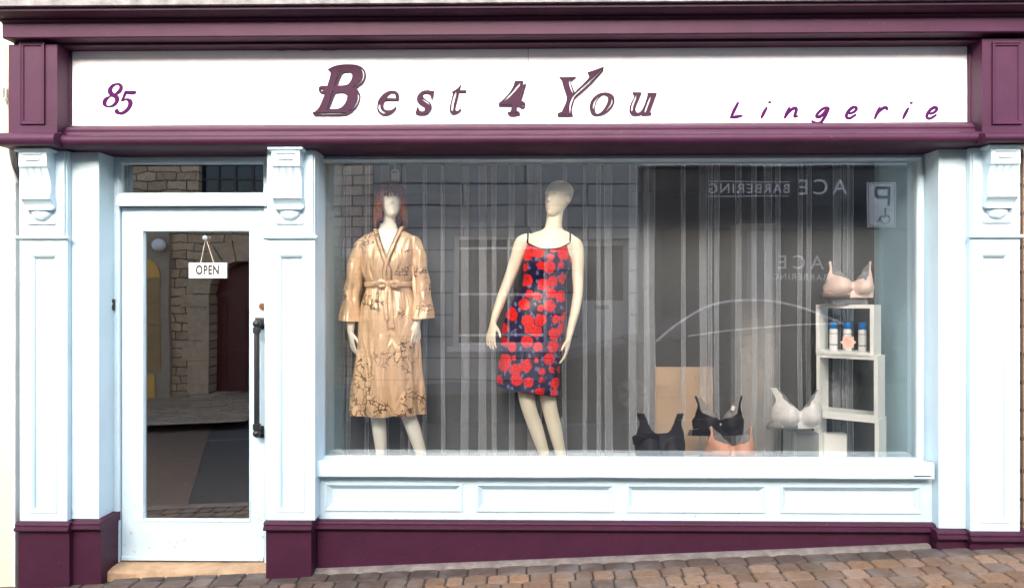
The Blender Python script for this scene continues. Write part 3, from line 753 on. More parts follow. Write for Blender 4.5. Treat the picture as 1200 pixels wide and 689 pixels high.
# stall riser with four sunk panels
YR = 0.11
rx0, rx1 = W(368, 590, YR).x, W(1096, 590, YR).x
rz0, rz1 = zrb - 0.03, zb2 + 0.004
panels = [(382, 541), (559, 719), (735, 897), (915, 1079)]
pz0_, pz1_ = W(730, 599, YR).z, W(730, 568, YR).z
mb = MB()
xs = [rx0] + [v2 for a, b2 in panels for v2 in (W(a, 590, YR).x, W(b2, 590, YR).x)] + [rx1]
mb.box((rx0, YR, rz0), (rx1, 0.21, pz0_)); mb.box((rx0, YR, pz1_), (rx1, 0.21, rz1))
for i in range(0, len(xs), 2): mb.box((xs[i], YR, pz0_), (xs[i + 1], 0.21, pz1_))
rs = obj('stall_riser', mb, WHITE, shop)
for i in range(1, len(xs) - 1, 2):
    mb = MB(); mb.box((xs[i], YR + 0.022, pz0_), (xs[i + 1], 0.19, pz1_))
    mb.frame_xz(xs[i] - 0.004, pz0_ - 0.004, xs[i + 1] + 0.004, pz1_ + 0.004, [(0, YR - 0.0006), (0.001, YR - 0.008), (0.010, YR - 0.009), (0.016, YR), (0.026, YR + 0.006), (0.034, YR + 0.018), (0.036, YR + 0.021)])
    obj('riser_panel', mb, WHITE, rs, 'auto')
# window head soffit strip / ceiling of display and shop interior
FLZ = 0.47
bwx0, bwx1 = wx0 - 0.012, wx1 + 0.012
mb = MB(); mb.box((bwx0 - 0.03, 0.271, FLZ), (bwx0, 0.78, 2.52)); obj('display_side_wall', mb, PALEBLUE, shop)
mb = MB(); mb.box((bwx1, 0.271, FLZ), (bwx1 + 0.03, 0.78, 2.52)); obj('display_side_wall', mb, PALEBLUE, shop)
obj('display_floor', MB().box((bwx0 - 0.03, 0.212, FLZ - 0.04), (bwx1 + 0.03, 0.95, FLZ)), MELAM, shop)
obj('display_ceiling', MB().box((bwx0 - 0.03, 0.272, 2.521), (bwx1 + 0.03, 0.95, 2.55)), MELAM, shop)
# shop room
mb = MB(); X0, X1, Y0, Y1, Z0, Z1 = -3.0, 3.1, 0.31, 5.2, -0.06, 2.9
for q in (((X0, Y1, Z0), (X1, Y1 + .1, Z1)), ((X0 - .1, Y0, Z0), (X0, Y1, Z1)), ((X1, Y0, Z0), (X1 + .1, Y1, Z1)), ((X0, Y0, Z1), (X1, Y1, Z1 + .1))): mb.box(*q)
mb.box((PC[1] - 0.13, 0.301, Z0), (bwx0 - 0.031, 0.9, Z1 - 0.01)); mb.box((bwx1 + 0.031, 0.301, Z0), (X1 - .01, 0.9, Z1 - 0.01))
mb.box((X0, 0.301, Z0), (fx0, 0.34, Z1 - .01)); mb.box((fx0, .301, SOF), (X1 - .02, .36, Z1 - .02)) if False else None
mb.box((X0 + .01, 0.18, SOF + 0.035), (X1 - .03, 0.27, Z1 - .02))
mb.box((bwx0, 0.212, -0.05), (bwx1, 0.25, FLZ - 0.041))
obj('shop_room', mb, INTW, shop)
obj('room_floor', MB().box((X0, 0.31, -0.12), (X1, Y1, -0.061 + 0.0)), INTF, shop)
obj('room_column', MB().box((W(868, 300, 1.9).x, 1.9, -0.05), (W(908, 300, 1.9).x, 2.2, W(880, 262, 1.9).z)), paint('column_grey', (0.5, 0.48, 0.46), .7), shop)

# ---- lettering on the sign board
LET = {
 'B': ((360, 66, 8.61), [[(207,140,1),(260,110),(330,92),(410,87),(490,92),(550,115),(585,155),(592,205),(575,255),(540,295),(495,325,1),(525,365),(537,410),(525,465),(495,520),(450,565),(400,592),(330,603,1),(70,602,1),(53,570,1),(85,558),(118,522),(140,480),(185,372,1),(150,378),(122,360),(118,325),(142,302),(203,305,1),(235,200),(237,165,1)],
   [(352,182),(375,168),(415,162),(450,175),(455,215),(435,262),(395,293),(303,302,1)], [(285,374,1),(350,368),(396,385),(403,430),(375,490),(320,530),(222,538,1)], [(134,340),(148,328),(168,336),(160,354),(144,356)]],
   [([(326,150),(276,298)],12),([(262,352),(204,534)],13),([(540,128),(566,165),(568,210),(548,255),(500,292),(462,312)],9),([(510,378),(519,412),(507,462),(478,512),(425,552)],9),([(80,580),(230,580),(390,574)],10)]),
 'e': ((435, 66, 8.617), [[(62,520),(70,460),(105,405),(155,365),(215,350),(262,365),(282,405),(278,448,1),(137,450,1),(122,500),(135,538),(172,550),(215,540),(248,514,1),(256,525),(225,565),(180,592),(130,600),(85,580),(65,550)],
   [(155,428,1),(172,395),(205,372),(240,380),(248,428,1)]], [([(86,480),(84,528),(108,562),(150,580)],12)]),
 's': ((435, 66, 8.617), [[(637,355,1),(622,438,1),(605,432,1),(600,395),(570,378),(540,376),(522,395),(528,420),(562,450),(600,480),(612,520),(595,560),(555,590),(500,595),(448,584,1),(463,518,1),(478,525),(490,552),(515,562),(540,550),(540,525),(512,500),(480,480),(463,445),(470,400),(510,360),(560,347),(600,352)]], [([(505,428),(545,455),(592,492)],9)]),
 't': ((435, 66, 8.617), [[(912,285,1),(895,348,1),(963,346,1),(960,368,1),(890,368,1),(852,520),(852,548),(875,555),(900,533,1),(910,542),(880,570),(840,588),(805,580),(795,545),(800,490),(828,378,1),(816,374,1),(820,360,1),(865,335)]], [([(858,352),(824,480),(818,556)],13)]),
 '4': ((575, 66, 8.571), [[(245,250,1),(330,251,1),(322,296,1),(352,274,1),(352,305),(308,455,1),(335,462),(350,490),(338,520),(310,526),(285,510,1),(266,500,1),(260,550,1),(285,560,1),(300,590,1),(240,602),(185,597),(166,570,1),(200,558,1),(215,506,1),(80,504,1),(84,470,1),(115,450),(180,380),(225,310)], [(312,490),(325,480),(333,494),(322,506)]],
   [([(302,266),(240,345),(138,452)],12),([(322,318),(290,440)],10),([(95,488),(212,488)],11),([(185,573),(278,573)],8)]),
 'Y': ((575, 66, 8.571), [[(688,215,1),(864,212,1),(800,262,1),(842,366,1),(975,235),(988,200),(970,168,1),(1137,110,1),(1130,150,1),(1000,292),(842,432,1),(812,545,1),(827,603,1),(672,606,1),(674,575,1),(715,560,1),(765,432),(735,320),(716,245,1)]],
   [([(1120,140),(985,268),(852,388),(818,440),(799,500),(795,572)],10),([(832,228),(792,264),(824,376)],8),([(688,592),(780,590)],8)]),
 'o': ((680, 66, 8.61), [[(95,520),(110,455),(155,400),(215,373),(280,372),(330,400),(345,450),(325,510),(280,560),(220,592),(160,602),(112,580)], [(146,540),(152,490),(182,430),(225,392),(262,395),(280,430),(270,480),(235,540),(190,580),(158,578)]],
   [([(182,415),(142,475),(130,535)],9),([(322,425),(312,485),(262,555)],8)]),
 'u': ((680, 66, 8.61), [[(528,366,1),(622,369,1),(565,500),(556,550),(575,573),(608,560),(640,510),(678,400,1),(675,372,1),(773,375,1),(702,570,1),(722,575,1),(712,592,1),(625,601,1),(622,582,1),(590,596),(540,600),(505,580),(495,540),(510,480),(550,402,1),(530,386,1)]],
   [([(568,392),(527,500),(518,560)],10),([(712,400),(668,520),(650,572)],9)]),
}
NUM = {
 '8': [[(300,150),(355,152),(386,185),(380,240),(345,280),(302,300,1),(335,330),(337,380),(295,440),(230,468),(165,465),(125,440),(122,390),(155,345),(222,318,1),(195,280),(195,230),(235,175)], [(262,192),(305,166),(342,180),(345,218),(312,262),(278,288),(250,260),(244,225)], [(236,322),(283,352),(285,395),(250,438),(200,453),(168,435),(175,388),(205,342)]],
 '5': [[(420,252,1),(555,253,1),(570,262),(555,285),(520,296),(438,290,1),(400,368,1),(440,355),(490,360),(520,395),(505,460),(460,520),(400,560),(340,565),(295,550),(285,525),(300,500),(328,500),(338,522),(360,537),(400,520),(445,480),(466,430),(458,392),(430,374),(365,392,1)]],
}
OUTL = paint('letter_edge', (0.018, 0.006, 0.014), 0.6, 0.05, 20, 0)
def place_glyph(name, loops, off, Y, th, mat, bev=0.0, edge=0.0):
    ox, oy, sc = off
    out = []
    for lp in loops:
        o_ = []
        for p in lp:
            w_ = W(ox + p[0] / sc, oy + p[1] / sc, Y); o_.append((w_.x, w_.z))
        out.append(o_)
    bm = fill2d(out, th, bev)
    bm.transform(FR((0, Y, 0)))
    if edge:
        nf = len(bm.faces); mb2 = MB(); mb2.bm = bm
        for lp in out:
            pts = [Vector((x, Y - th / 2 - 0.0003, z)) for x, z in lp]; pts = pts + [pts[0], pts[1]]
            mb2.tube(pts, edge, 6, False)
        bm.faces.ensure_lookup_table()
        for f in bm.faces[nf:]: f.material_index = 1
        return obj(name, bm, [mat, OUTL if mat == LETTER else mat], sign)
    return obj(name, bm, mat, sign)
for ch, (off, loops, slits) in LET.items():
    lp = [smoothloop(l) for l in loops] + [ribbon(s_[0], s_[1] * 1.9) for s_ in slits]
    place_glyph('raised_letter' if ch != '4' else 'raised_numeral', lp, off, 0.0225, 0.006, LETTER, edge=0.0014)
for ch, loops in NUM.items():
    place_glyph('vinyl_numeral', [smoothloop(l) for l in loops], (110, 85, 11.48), 0.0262, 0.003, VINYL, edge=0.0018)
STR = {
 'L': (845, [[(170,137),(132,210),(99,282)],[(99,282),(150,276),(208,265)]], None),
 'i': (845, [[(458,184),(430,235),(406,284)]], (488,130)),
 'n': (845, [[(685,187),(662,235),(641,283)],[(641,283),(672,240),(705,205),(740,188),(757,200),(748,240),(738,272),(763,270)]], None),
 'g': (845, [[(1078,186),(1040,186),(985,225),(958,268),(985,277),(1030,245),(1078,186),(1060,240),(1030,295),(998,333),(950,336),(915,320)]], None),
 'e': (970, [[(222,243),(262,228),(290,195),(268,178),(228,198),(192,245),(190,280),(222,290),(278,256)]], None),
 'r': (970, [[(520,187),(498,235),(475,290)],[(488,260),(515,222),(555,190),(590,183),(596,203)]], None),
 'i2': (970, [[(808,192),(782,240),(758,290)]], (840,137)),
 'e2': (970, [[(1030,246),(1070,231),(1098,198),(1076,181),(1036,201),(1000,248),(998,283),(1030,293),(1086,259)]], None),
}
for ch, (ox, strokes, dot) in STR.items():
    mb = MB()
    for st_ in strokes:
        pts = smoothloop([p for p in st_], False, 5); n_ = len(pts)
        P = [W(ox + x / 8.571, 105 + y / 8.571, 0.027) for x, y in pts]
        rad = [0.0086 * (0.85 + 0.35 * math.sin(math.pi * i / (n_ - 1))) for i in range(n_)]
        mb.tube(P, rad, 12, True, 0.35)
    if dot: mb.ball(W(ox + dot[0] / 8.571, 105 + dot[1] / 8.571, 0.027), (0.0105, 0.003, 0.0085), 14)
    obj('vinyl_letter', mb, VINYL, sign, True)
# sagging wire along the top of the board
mb = MB(); P = []
for i in range(40):
    px = 315 + 84 * i / 39; P.append(W(px, 57.8 + 1.8 * abs(math.sin(i * 0.24)) , 0.0))
mb.tube(P, 0.0012, 6); obj('loose_wire', mb, CABLE, shop)

# ---- OPEN sign hung inside the door glass
YS = YD + 0.012
oz0, oz1 = wz(326, YS), wz(308, YS); o0, o1 = wx(221.5, YS), wx(265.5, YS)
osn = thing('open_sign', 'small white OPEN sign hanging on a string against the glazed door', 'sign', ((o0 + o1) / 2, YS, oz0))
obj('sign_plate', MB().box((o0, YS - 0.003, oz0), (o1, YS + 0.003, oz1), 0.001), CARDW, osn)
bm = textbm('OPEN', 0.088, 0.001, space=1.12, bold=0.0036); bm.transform(FR(((o0 + o1) / 2, YS - 0.0042, (oz0 + oz1) / 2 + 0.0), -1, 0.60, 0.88)); obj('lettering', bm, INK, osn)
top = Vector((wx(241.5, YS), YS - 0.004, wz(279, YS)))
mb = MB(); mb.tube([(wx(235, YS), YS, oz1), top, ], 0.0016, 6); mb.tube([top, (wx(250.5, YS), YS, oz1)], 0.0016, 6); obj('hanging_string', mb, STRING, osn)
mb = MB(); mb.cyl(top + Vector((0, -0.006, 0)), (0, 1, 0), 0.016, 0.012, 20, 0.008); mb.ball(top + Vector((0, 0.004, 0)), 0.007, 10); obj('suction_hook', mb, ACRYL, osn, True)

# ================================================================== NEIGHBOURS
nb = thing('neighbouring_house', 'cream rendered house wall at the left edge of the shopfront', 'building', (-4.5, 0.1, 0))
xr_ = W(19, 300, 0.06).x
obj('wall', MB().box((-8, 0.06, -0.6), (xr_ - 0.012, 0.9, 6.4)), CREAM, nb)
obj('corner_strip', MB().box((xr_ - 0.011, 0.045, -0.5), (xr_ + 0.004, 0.5, 6.3), 0.002), PVC, nb)
mb = MB(); mb.tube([W(8, 166, 0.03), W(9, 180, 0.03), W(13, 198, 0.02), W(20, 212, 0.04), W(24, 216, 0.1)], 0.011, 10)
obj('white_pipe', mb, PVC, nb, True)
for k in range(4):
    mb = MB(); mb.tube([W(11 + k * 2.2, 163, 0.02 - k * .004), W(12.5 + k * 2.0, 178, 0.02), W(15 + k * 1.7, 193, 0.01), W(21 + k, 207 + k * 2, 0.03), W(24 + k, 213 + k * 2, 0.1)], 0.006, 8)
    obj('black_cable', mb, CABLE, nb, True)
mb = MB(); mb.tube([W(3, 45, 0.04), W(4, 75, 0.04), W(7, 104, 0.04), W(6, 130, 0.04), W(4, 165, .04)], 0.004, 8); mb.box(W(0, 113, 0.02), W(8, 103, 0.055), 0.004); mb.box(W(1, 118, 0.03), W(9, 115.5, 0.055)); obj('wall_cable', mb, PVC, nb)
nb2 = thing('stone_neighbour', 'narrow strip of buff stone wall at the right edge of the shopfront', 'building', (5.4, 0.1, 0))
obj('wall', MB().box((W(1196, 300, 0.06).x + 0.004, 0.062, -0.5), (9, 0.9, 6.4)), STONEW, nb2)
mb = MB(); xq = W(1196.5, 300, 0.04).x
mb.tube([(xq + 0.012, 0.045, 0.15), (xq + 0.012, 0.045, 2.44)], 0.006, 8); obj('rusty_pipe', mb, paint('rust', (0.10, 0.06, 0.045), 0.8), nb2, True)

# ================================================================== CURTAINS (sheer voile, pleated)
def voile(x0, x1, y0, z0, z1, seed, name, label, mat=VOILE, fr=1.0):
    rnd = random.Random(seed); mb = MB()
    pts = []; x = x0
    while x < x1:                          # overlapping pleats: forward, small fold back
        w = rnd.choice((0.035, 0.05, 0.08, 0.11, 0.15)) * fr * rnd.uniform(.8, 1.2); back = rnd.choice((0.006, 0.010, 0.016, 0.03)); d = rnd.uniform(0.02, 0.045)
        pts += [(x, y0 + 0.01), (x + w * 0.5, y0 - d * 0.4), (x + w, y0 + rnd.uniform(-0.01, .01)), (x + w + 0.012, y0 - d * .5), (x + w, y0 - d), (x + w - back * .5, y0 - d * 0.95), (x + w - back, y0 - d * 0.8), (x + w - back - 0.010, y0 - d * .4)]
        x += w
    pts = smoothloop(pts, False, 3)
    nz_ = 14; rows = []
    for j in range(nz_ + 1):
        t = j / nz_; z = z1 + (z0 - z1) * t; rows.append([(px + 0.010 * noise.noise((px * 5, t * 2.5, seed)) * (0.3 + t), py + 0.014 * noise.noise((px * 8, t * 1.5, seed + 3)), z) for px, py in pts])
    V = [[mb.bm.verts.new(p) for p in r] for r in rows]
    for a, b_ in zip(V, V[1:]):
        for i in range(len(a) - 1): mb.bm.faces.new([a[i], a[i + 1], b_[i + 1], b_[i]])
    o = obj(name, mb, mat, None, True, origin=((x0 + x1) / 2, y0, z0)); return tag(o, label, 'curtain', 'sheer curtains hung behind the display')
mid = W(745, 300, 0.7).x
voile(bwx0 + 0.005, mid, 0.70, FLZ + 0.002, 2.50, 3, 'sheer_curtain', 'left sheer grey voile curtain hanging behind the two dressed mannequins')
voile(mid - 0.05, bwx1 - 0.005, 0.72, FLZ + 0.002, 2.50, 9, 'sheer_curtain', 'right sheer grey voile curtain hanging behind the lingerie and white cubes', fr=1.15)
# plywood board behind the curtain
p0, p1 = W(768, 430, 0.86), W(836, 535, 0.86)
o = obj('plywood_board', MB().box((p0.x, 0.86, FLZ + 0.002), (p1.x, 0.89, p0.z), 0.002), CARD, None, origin=((p0.x + p1.x) / 2, 0.875, FLZ + 0.002)); tag(o, 'tan wooden board standing behind the sheer curtain near the black bras', 'board')
# extra shelf under it so that it stands on the floor of the display
# sensor on the window head
p = W(463, 206, 0.5)
sn = thing('alarm_sensor', 'small white box sensor on a rod above the brown wig', 'sensor', (p.x, 0.5, p.z))
obj('sensor_box', MB().box((p.x - 0.026, 0.48, p.z - 0.038), (p.x + 0.026, 0.52, p.z + 0.038), 0.008), CARDW, sn)
obj('sensor_slot', MB().box((p.x - 0.018, 0.4785, p.z + 0.016), (p.x + 0.018, 0.4805, p.z + 0.024)), LABG, sn)
obj('mounting_rod', MB().cyl((p.x, 0.5, (p.z + 0.038 + 2.52) / 2), (0, 0, 1), 0.004, 2.52 - p.z - 0.038, 10), CARDW, sn)

# ================================================================== MANNEQUINS
def catm(vals, t):
    n_ = len(vals) - 1; f = t * n_; i = min(int(f), n_ - 1); u = f - i
    p0, p1, p2, p3 = vals[max(i - 1, 0)], vals[i], vals[i + 1], vals[min(i + 2, n_)]
    return tuple(0.5 * (2 * b_ + (c - a) * u + (2 * a - 5 * b_ + 4 * c - d) * u * u + (3 * b_ - a - 3 * c + d) * u ** 3) for a, b_, c, d in zip(p0, p1, p2, p3))
def limb(mb, pts, n=20, k=6):
    """pts: (x,y,z,r) smoothed"""
    S = [catm(pts, i / ((len(pts) - 1) * k)) for i in range((len(pts) - 1) * k + 1)]
    mb.tube([s_[:3] for s_ in S], [s_[3] for s_ in S], n)
def torso(mb, secs, n=36, k=5, cap=True, fn=None):
    """secs: (cx,cy,z,rx,ry)"""
    S = [catm(secs, i / ((len(secs) - 1) * k)) for i in range((len(secs) - 1) * k + 1)]
    rings = []
    for (cx, cy, z, rx, ry) in S:
        ring = []
        for i in range(n):
            a = 2 * math.pi * i / n
            q = Vector((cx + rx * math.cos(a), cy + ry * math.sin(a), z))
            if fn: q = fn(q, a, (cx, cy, z, rx, ry))
            ring.append(q)
        rings.append(ring)
    return mb.loft(rings, cap), S
def hand(mb, wrist, d, side, fwd, s=1.0, curl=0.35, thumb=1):
    """wrist point, d=direction of fingers, side=across palm towards thumb, fwd=palm normal"""
    d = d.normalized(); side = (side - d * side.dot(d)).normalized(); fwd = d.cross(side).normalized() * (1 if d.cross(side).dot(fwd) > 0 else -1)
    P = [(0, 0.024, 0.020), (0.03, 0.030, 0.017), (0.06, 0.038, 0.015), (0.085, 0.037, 0.012)]
    rings = []
    for (l, rw, rt) in P:
        c = wrist + d * l * s
        rings.append([c + side * math.cos(a) * rw * s + fwd * math.sin(a) * rt * s for a in [2 * math.pi * i / 16 for i in range(16)]])
    mb.loft(rings)
    lens = (0.068, 0.078, 0.073, 0.056)
    for k in range(4):
        off = (0.030 - 0.0205 * k) * s
        base = wrist + d * 0.070 * s + side * off
        spread = side * (0.14 * (1.5 - k) / 1.5)
        p = base; pts = [p]; dirn = (d + spread).normalized(); ang = 0
        for seg in (0.028, lens[k] * 0.40, lens[k] * 0.32, lens[k] * 0.28):
            p = p + (dirn * math.cos(ang) + fwd * math.sin(ang)) * seg * s; pts.append(p); ang += curl * (0.7 + 0.12 * k)
        mb.tube(pts, [r_ * s for r_ in (0.0088, 0.0090, 0.0082, 0.0075, 0.0062)], 10)
    b0 = wrist + d * 0.02 * s + side * 0.018 * s; td = (d * 0.75 + side * 0.62 + fwd * 0.35).normalized()
    mb.tube([b0, b0 + td * 0.035 * s, b0 + td * 0.06 * s + d * 0.004, b0 + td * 0.075 * s + d * 0.018 * s], [0.012 * s, 0.0115 * s, 0.009 * s, 0.007 * s], 10)
def head(mb, c, s=1.0, yaw=0.0, tilt=0.0):
    """c centre of skull; face towards -y before yaw"""
    m_ = Matrix.Translation(c) @ Matrix.Rotation(yaw, 4, 'Z') @ Matrix.Rotation(tilt, 4, 'Y')
    tmp = MB()
    secs = [(0, -0.052, -0.122, 0.018, 0.016), (0, -0.048, -0.112, 0.030, 0.034), (0, -0.040, -0.095, 0.044, 0.050), (0, -0.028, -0.070, 0.056, 0.068), (0, -0.012, -0.035, 0.066, 0.086), (0, 0.0, 0.0, 0.073, 0.095), (0, 0.006, 0.035, 0.077, 0.098), (0, 0.010, 0.065, 0.070, 0.088), (0, 0.012, 0.088, 0.050, 0.064), (0, 0.012, 0.100, 0.022, 0.03)]
    torso(tmp, secs, 28, 3)
    # face features
    rings = []
    for z, w, pr in ((0.012, 0.007, 0.088), (-0.005, 0.008, 0.096), (-0.022, 0.011, 0.107), (-0.032, 0.014, 0.109), (-0.040, 0.010, 0.092)):
        rings.append([Vector((w * math.cos(a), -pr + 0.012 + 0.016 * math.sin(a), z)) for a in [2 * math.pi * i / 10 for i in range(10)]])
    tmp.loft(rings)
    tmp.ball((0, -0.089, -0.060), (0.021, 0.012, 0.006), 12); tmp.ball((0, -0.087, -0.069), (0.017, 0.012, 0.007), 12)
    tmp.ball((0, -0.080, -0.100), (0.018, 0.016, 0.014), 12)
    for sx in (-1, 1):
        tmp.ball((sx * 0.030, -0.080, 0.018), (0.022, 0.012, 0.006), 10)
        tmp.ball((sx * 0.030, -0.078, 0.000), (0.013, 0.010, 0.008), 10)
        tmp.ball((sx * 0.034, -0.066, -0.035), (0.018, 0.016, 0.018), 10)
        tmp.ball((sx * 0.075, 0.006, -0.012), (0.008, 0.017, 0.028), 10)
    bmesh.ops.scale(tmp.bm, vec=(s, s, s), verts=tmp.bm.verts)
    tmp.bm.transform(m_)
    me = bpy.data.meshes.new('t'); tmp.bm.to_mesh(me); mb.bm.from_mesh(me); bpy.data.meshes.remove(me); tmp.bm.free()
def finish_body(name, mb, mat, parent, vox=0.0048):
    o = obj(name, mb, mat, parent)
    md = o.modifiers.new('r', 'REMESH'); md.mode = 'VOXEL'; md.voxel_size = vox; md.use_smooth_shade = True
    md = o.modifiers.new('s', 'SMOOTH'); md.iterations = 4; md.factor = 0.5
    apply_mods(o)
    if len(o.data.materials) == 0: o.data.materials.append(mat)
    o.data.shade_smooth()
    return o
YM = 0.44
def P(px, py, dy=0.0):
    w_ = W(px, py, YM); return Vector((w_.x, YM + dy, w_.z))
def pr_(px, py, r, dy=0.0):
    w_ = P(px, py, dy); return (w_.x, w_.y, w_.z, r)
def sec(px, py, halfpx, ry, dy=0.0):
    w_ = P(px, py, dy); return (w_.x, w_.y, w_.z, halfpx * (YM - CAMY) / F, ry)
def leg(mb, hip, knee, ank, floorz):
    a = ank
    limb(mb, [hip, ((hip[0] + knee[0]) / 2, (hip[1] + knee[1]) / 2, (hip[2] + knee[2]) / 2, 0.064), knee, ((knee[0] * .6 + a[0] * .4), knee[1] * .6 + a[1] * .4 + 0.014, knee[2] * .6 + a[2] * .4, 0.046), (knee[0] * .25 + a[0] * .75, a[1] + .004, knee[2] * .25 + a[2] * .75, 0.036), a])
    # foot on tiptoe
    limb(mb, [(a[0], a[1], a[2], 0.033), (a[0], a[1] + 0.012, a[2] - 0.045, 0.030), (a[0] + .002, a[1] - 0.04, a[2] - 0.068, 0.031), (a[0] + .004, a[1] - 0.10, floorz + 0.030, 0.030), (a[0] + .004, a[1] - 0.155, floorz + 0.014, 0.013)])
def base_plate(x, y, parent):
    mb = MB(); mb.cyl((x, y, FLZ + 0.006), (0, 0, 1), 0.17, 0.010, 48)
    mb.cyl((x + .02, y + 0.06, FLZ + 0.16), (0, 0, 1), 0.007, 0.32, 12)
    obj('base_plate', mb, ACRYL, parent, 'auto')

# ---- mannequin in rose slip
c0 = P(640, 500)
man2 = thing('mannequin', 'bald cream mannequin wearing a navy slip dress with red roses', 'mannequin', (c0.x, YM, FLZ), 'dressed mannequins in the window')
mb = MB()
fl = FLZ + 0.012
tsec = [sec(624, 395, 19, 0.075), sec(625, 380, 28, 0.09), sec(629, 362, 28, 0.092), sec(634, 346, 23, 0.08), sec(638, 330, 19.5, 0.068), sec(641, 318, 23, 0.078), sec(643, 304, 26, 0.088), sec(644, 292, 29, 0.085), sec(645, 281, 31, 0.066), sec(646, 274, 24, 0.05), sec(648, 269, 12, 0.042), sec(649, 262, 9.5, 0.04), sec(650, 250, 9, 0.042)]
torso(mb, tsec)
for dx in (-11, 11): mb.ball(P(642 + dx, 304, -0.066), (0.050, 0.030, 0.050), 18)
limb(mb, [pr_(650, 272, 0.046), pr_(651, 262, 0.041, -.004), pr_(653, 248, 0.040, -.006), pr_(655, 238, 0.043)])
head(mb, P(655, 231), 1.04, R(-42), R(4))
limb(mb, [pr_(619, 281, 0.043), pr_(611, 285, 0.045), pr_(606, 300, 0.042), pr_(600, 318, 0.038), pr_(593, 336, 0.033, -.01), pr_(587, 352, 0.032, -.03), pr_(582, 366, 0.026, -.05), pr_(579, 375, 0.022, -.06)])
hand(mb, P(578.5, 377, -.062), P(575, 400) - P(578.5, 377) + Vector((0, -0.03, 0)), Vector((0.7, -0.8, 0)), Vector((1, 0.3, 0)), 1.0, 0.22)
limb(mb, [pr_(668, 283, 0.043), pr_(675, 288, 0.045), pr_(677, 303, 0.042), pr_(677, 322, 0.038), pr_(677, 341, 0.033, -.03), pr_(674, 360, 0.031, -.06), pr_(669, 380, 0.025, -.09), pr_(666, 392, 0.021, -.105)])
hand(mb, P(665.5, 394, -.107), P(661, 420) - P(665.5, 394) + Vector((0, -0.02, 0)), Vector((-0.15, -1, 0)), Vector((-1, 0.3, 0)), 1.0, 0.25)
ank1, ank2 = pr_(643, 548, 0.027), pr_(661, 548, 0.027, .03)
leg(mb, pr_(611, 392, 0.068), pr_(618, 470, 0.050, -.03), ank1, fl)
leg(mb, pr_(634, 392, 0.066), pr_(643, 472, 0.051, 0.01), ank2, fl)
finish_body('body', mb, SKIN, man2)
base_plate(ank2[0] - 0.03, YM + 0.02, man2)
# slip
def fold(amp, z0, z1, seed, nf=7):
    def fn(q, a, s_):
        cx, cy, z, rx, ry = s_
        t = max(0.0, min(1.0, (z0 - z) / (z0 - z1)))
        k_ = amp * t * (math.sin(a * nf + seed + z * 1.2) * 0.6 + math.sin(a * (nf * 1.7) + seed * 2 + z * 2) * 0.4)
        k_ += 0.006 * noise.noise((q.x * 9, a * 2, z * 7 + seed))
        d = Vector((math.cos(a), math.sin(a), 0)); return q + d * k_
    return fn
zneck = P(640, 290).z
mb = MB()
dsec = [sec(618.5, 457, 36, 0.15), sec(619, 440, 36, 0.147), sec(621, 415, 35.5, 0.14), sec(624, 385, 36, 0.128), sec(629, 362, 34, 0.118), sec(634, 346, 27.5, 0.098), sec(637, 331, 24, 0.086), sec(640, 318, 27, 0.11), sec(641, 304, 28, 0.125), sec(642, 292, 27.5, 0.105), sec(643, 284, 26, 0.085)]
V, S = torso(mb, dsec, 96, 7, False, fold(0.012, P(0, 370).z, P(0, 460).z, 2.0, 6))
kill = []
for f in mb.bm.faces:
    c = f.calc_center_median()
    cx = P(643, 285).x
    u = (c.x - cx) / (26 * 4.79 / F)
    topz = P(0, 294).z + 0.055 * abs(u) ** 2.2
    if c.z > topz: kill.append(f)
bmesh.ops.delete(mb.bm, geom=kill, context='FACES')
for v_ in mb.bm.verts:                                   # hem slants down to the right
    t = max(0, min(1, (P(0, 430).z - v_.co.z) / 0.15)); v_.co.z += t * ((v_.co.x - P(619, 450).x) * -0.16)
dress = obj('slip_dress', mb, ROSE, man2, True)
mb = MB()
# neckline binding + straps
bd = []
for i in range(25):
    u = -1 + 2 * i / 24; a = math.asin(max(-1, min(1, u * 0.995)))
    cx, cy, z_, rx, ry = sec(642.7, 289, 26.8, 0.104)
    bd.append((cx + rx * u, cy - ry * math.cos(a) - 0.002, P(0, 294).z + 0.055 * abs(u) ** 2.2))
mb.tube(bd, 0.0042, 8)
for (a_, b_, c_) in ((bd[1], P(619, 268, -0.028), P(622, 270, 0.05)), (bd[-2], P(668, 275, -0.03), P(665, 272, 0.05))):
    mb.tube([a_, ((a_[0] * .5 + b_[0] * .5), a_[1] * .55 + b_[1] * .45 - .012, (a_[2] + b_[2]) / 2), b_ + Vector((0, 0, .004)), c_ + Vector((0, 0, .002)), c_ + Vector((0, .03, -.08))], 0.0052, 8)
obj('strap_binding', mb, TRIM, dress, True)
mb = MB(); hv = []
for i in range(97):
    a = 2 * math.pi * i / 96; cx, cy, z_, rx, ry = dsec[0]; q = fold(0.012, P(0, 370).z, P(0, 460).z, 2.0, 6)(Vector((cx + rx * math.cos(a), cy + ry * math.sin(a), z_)), a, dsec[0])
    q.z += (q.x - P(619, 450).x) * -0.16; hv.append(q)
mb.tube(hv, 0.003, 6); obj('hem_binding', mb, TRIM, dress, True)

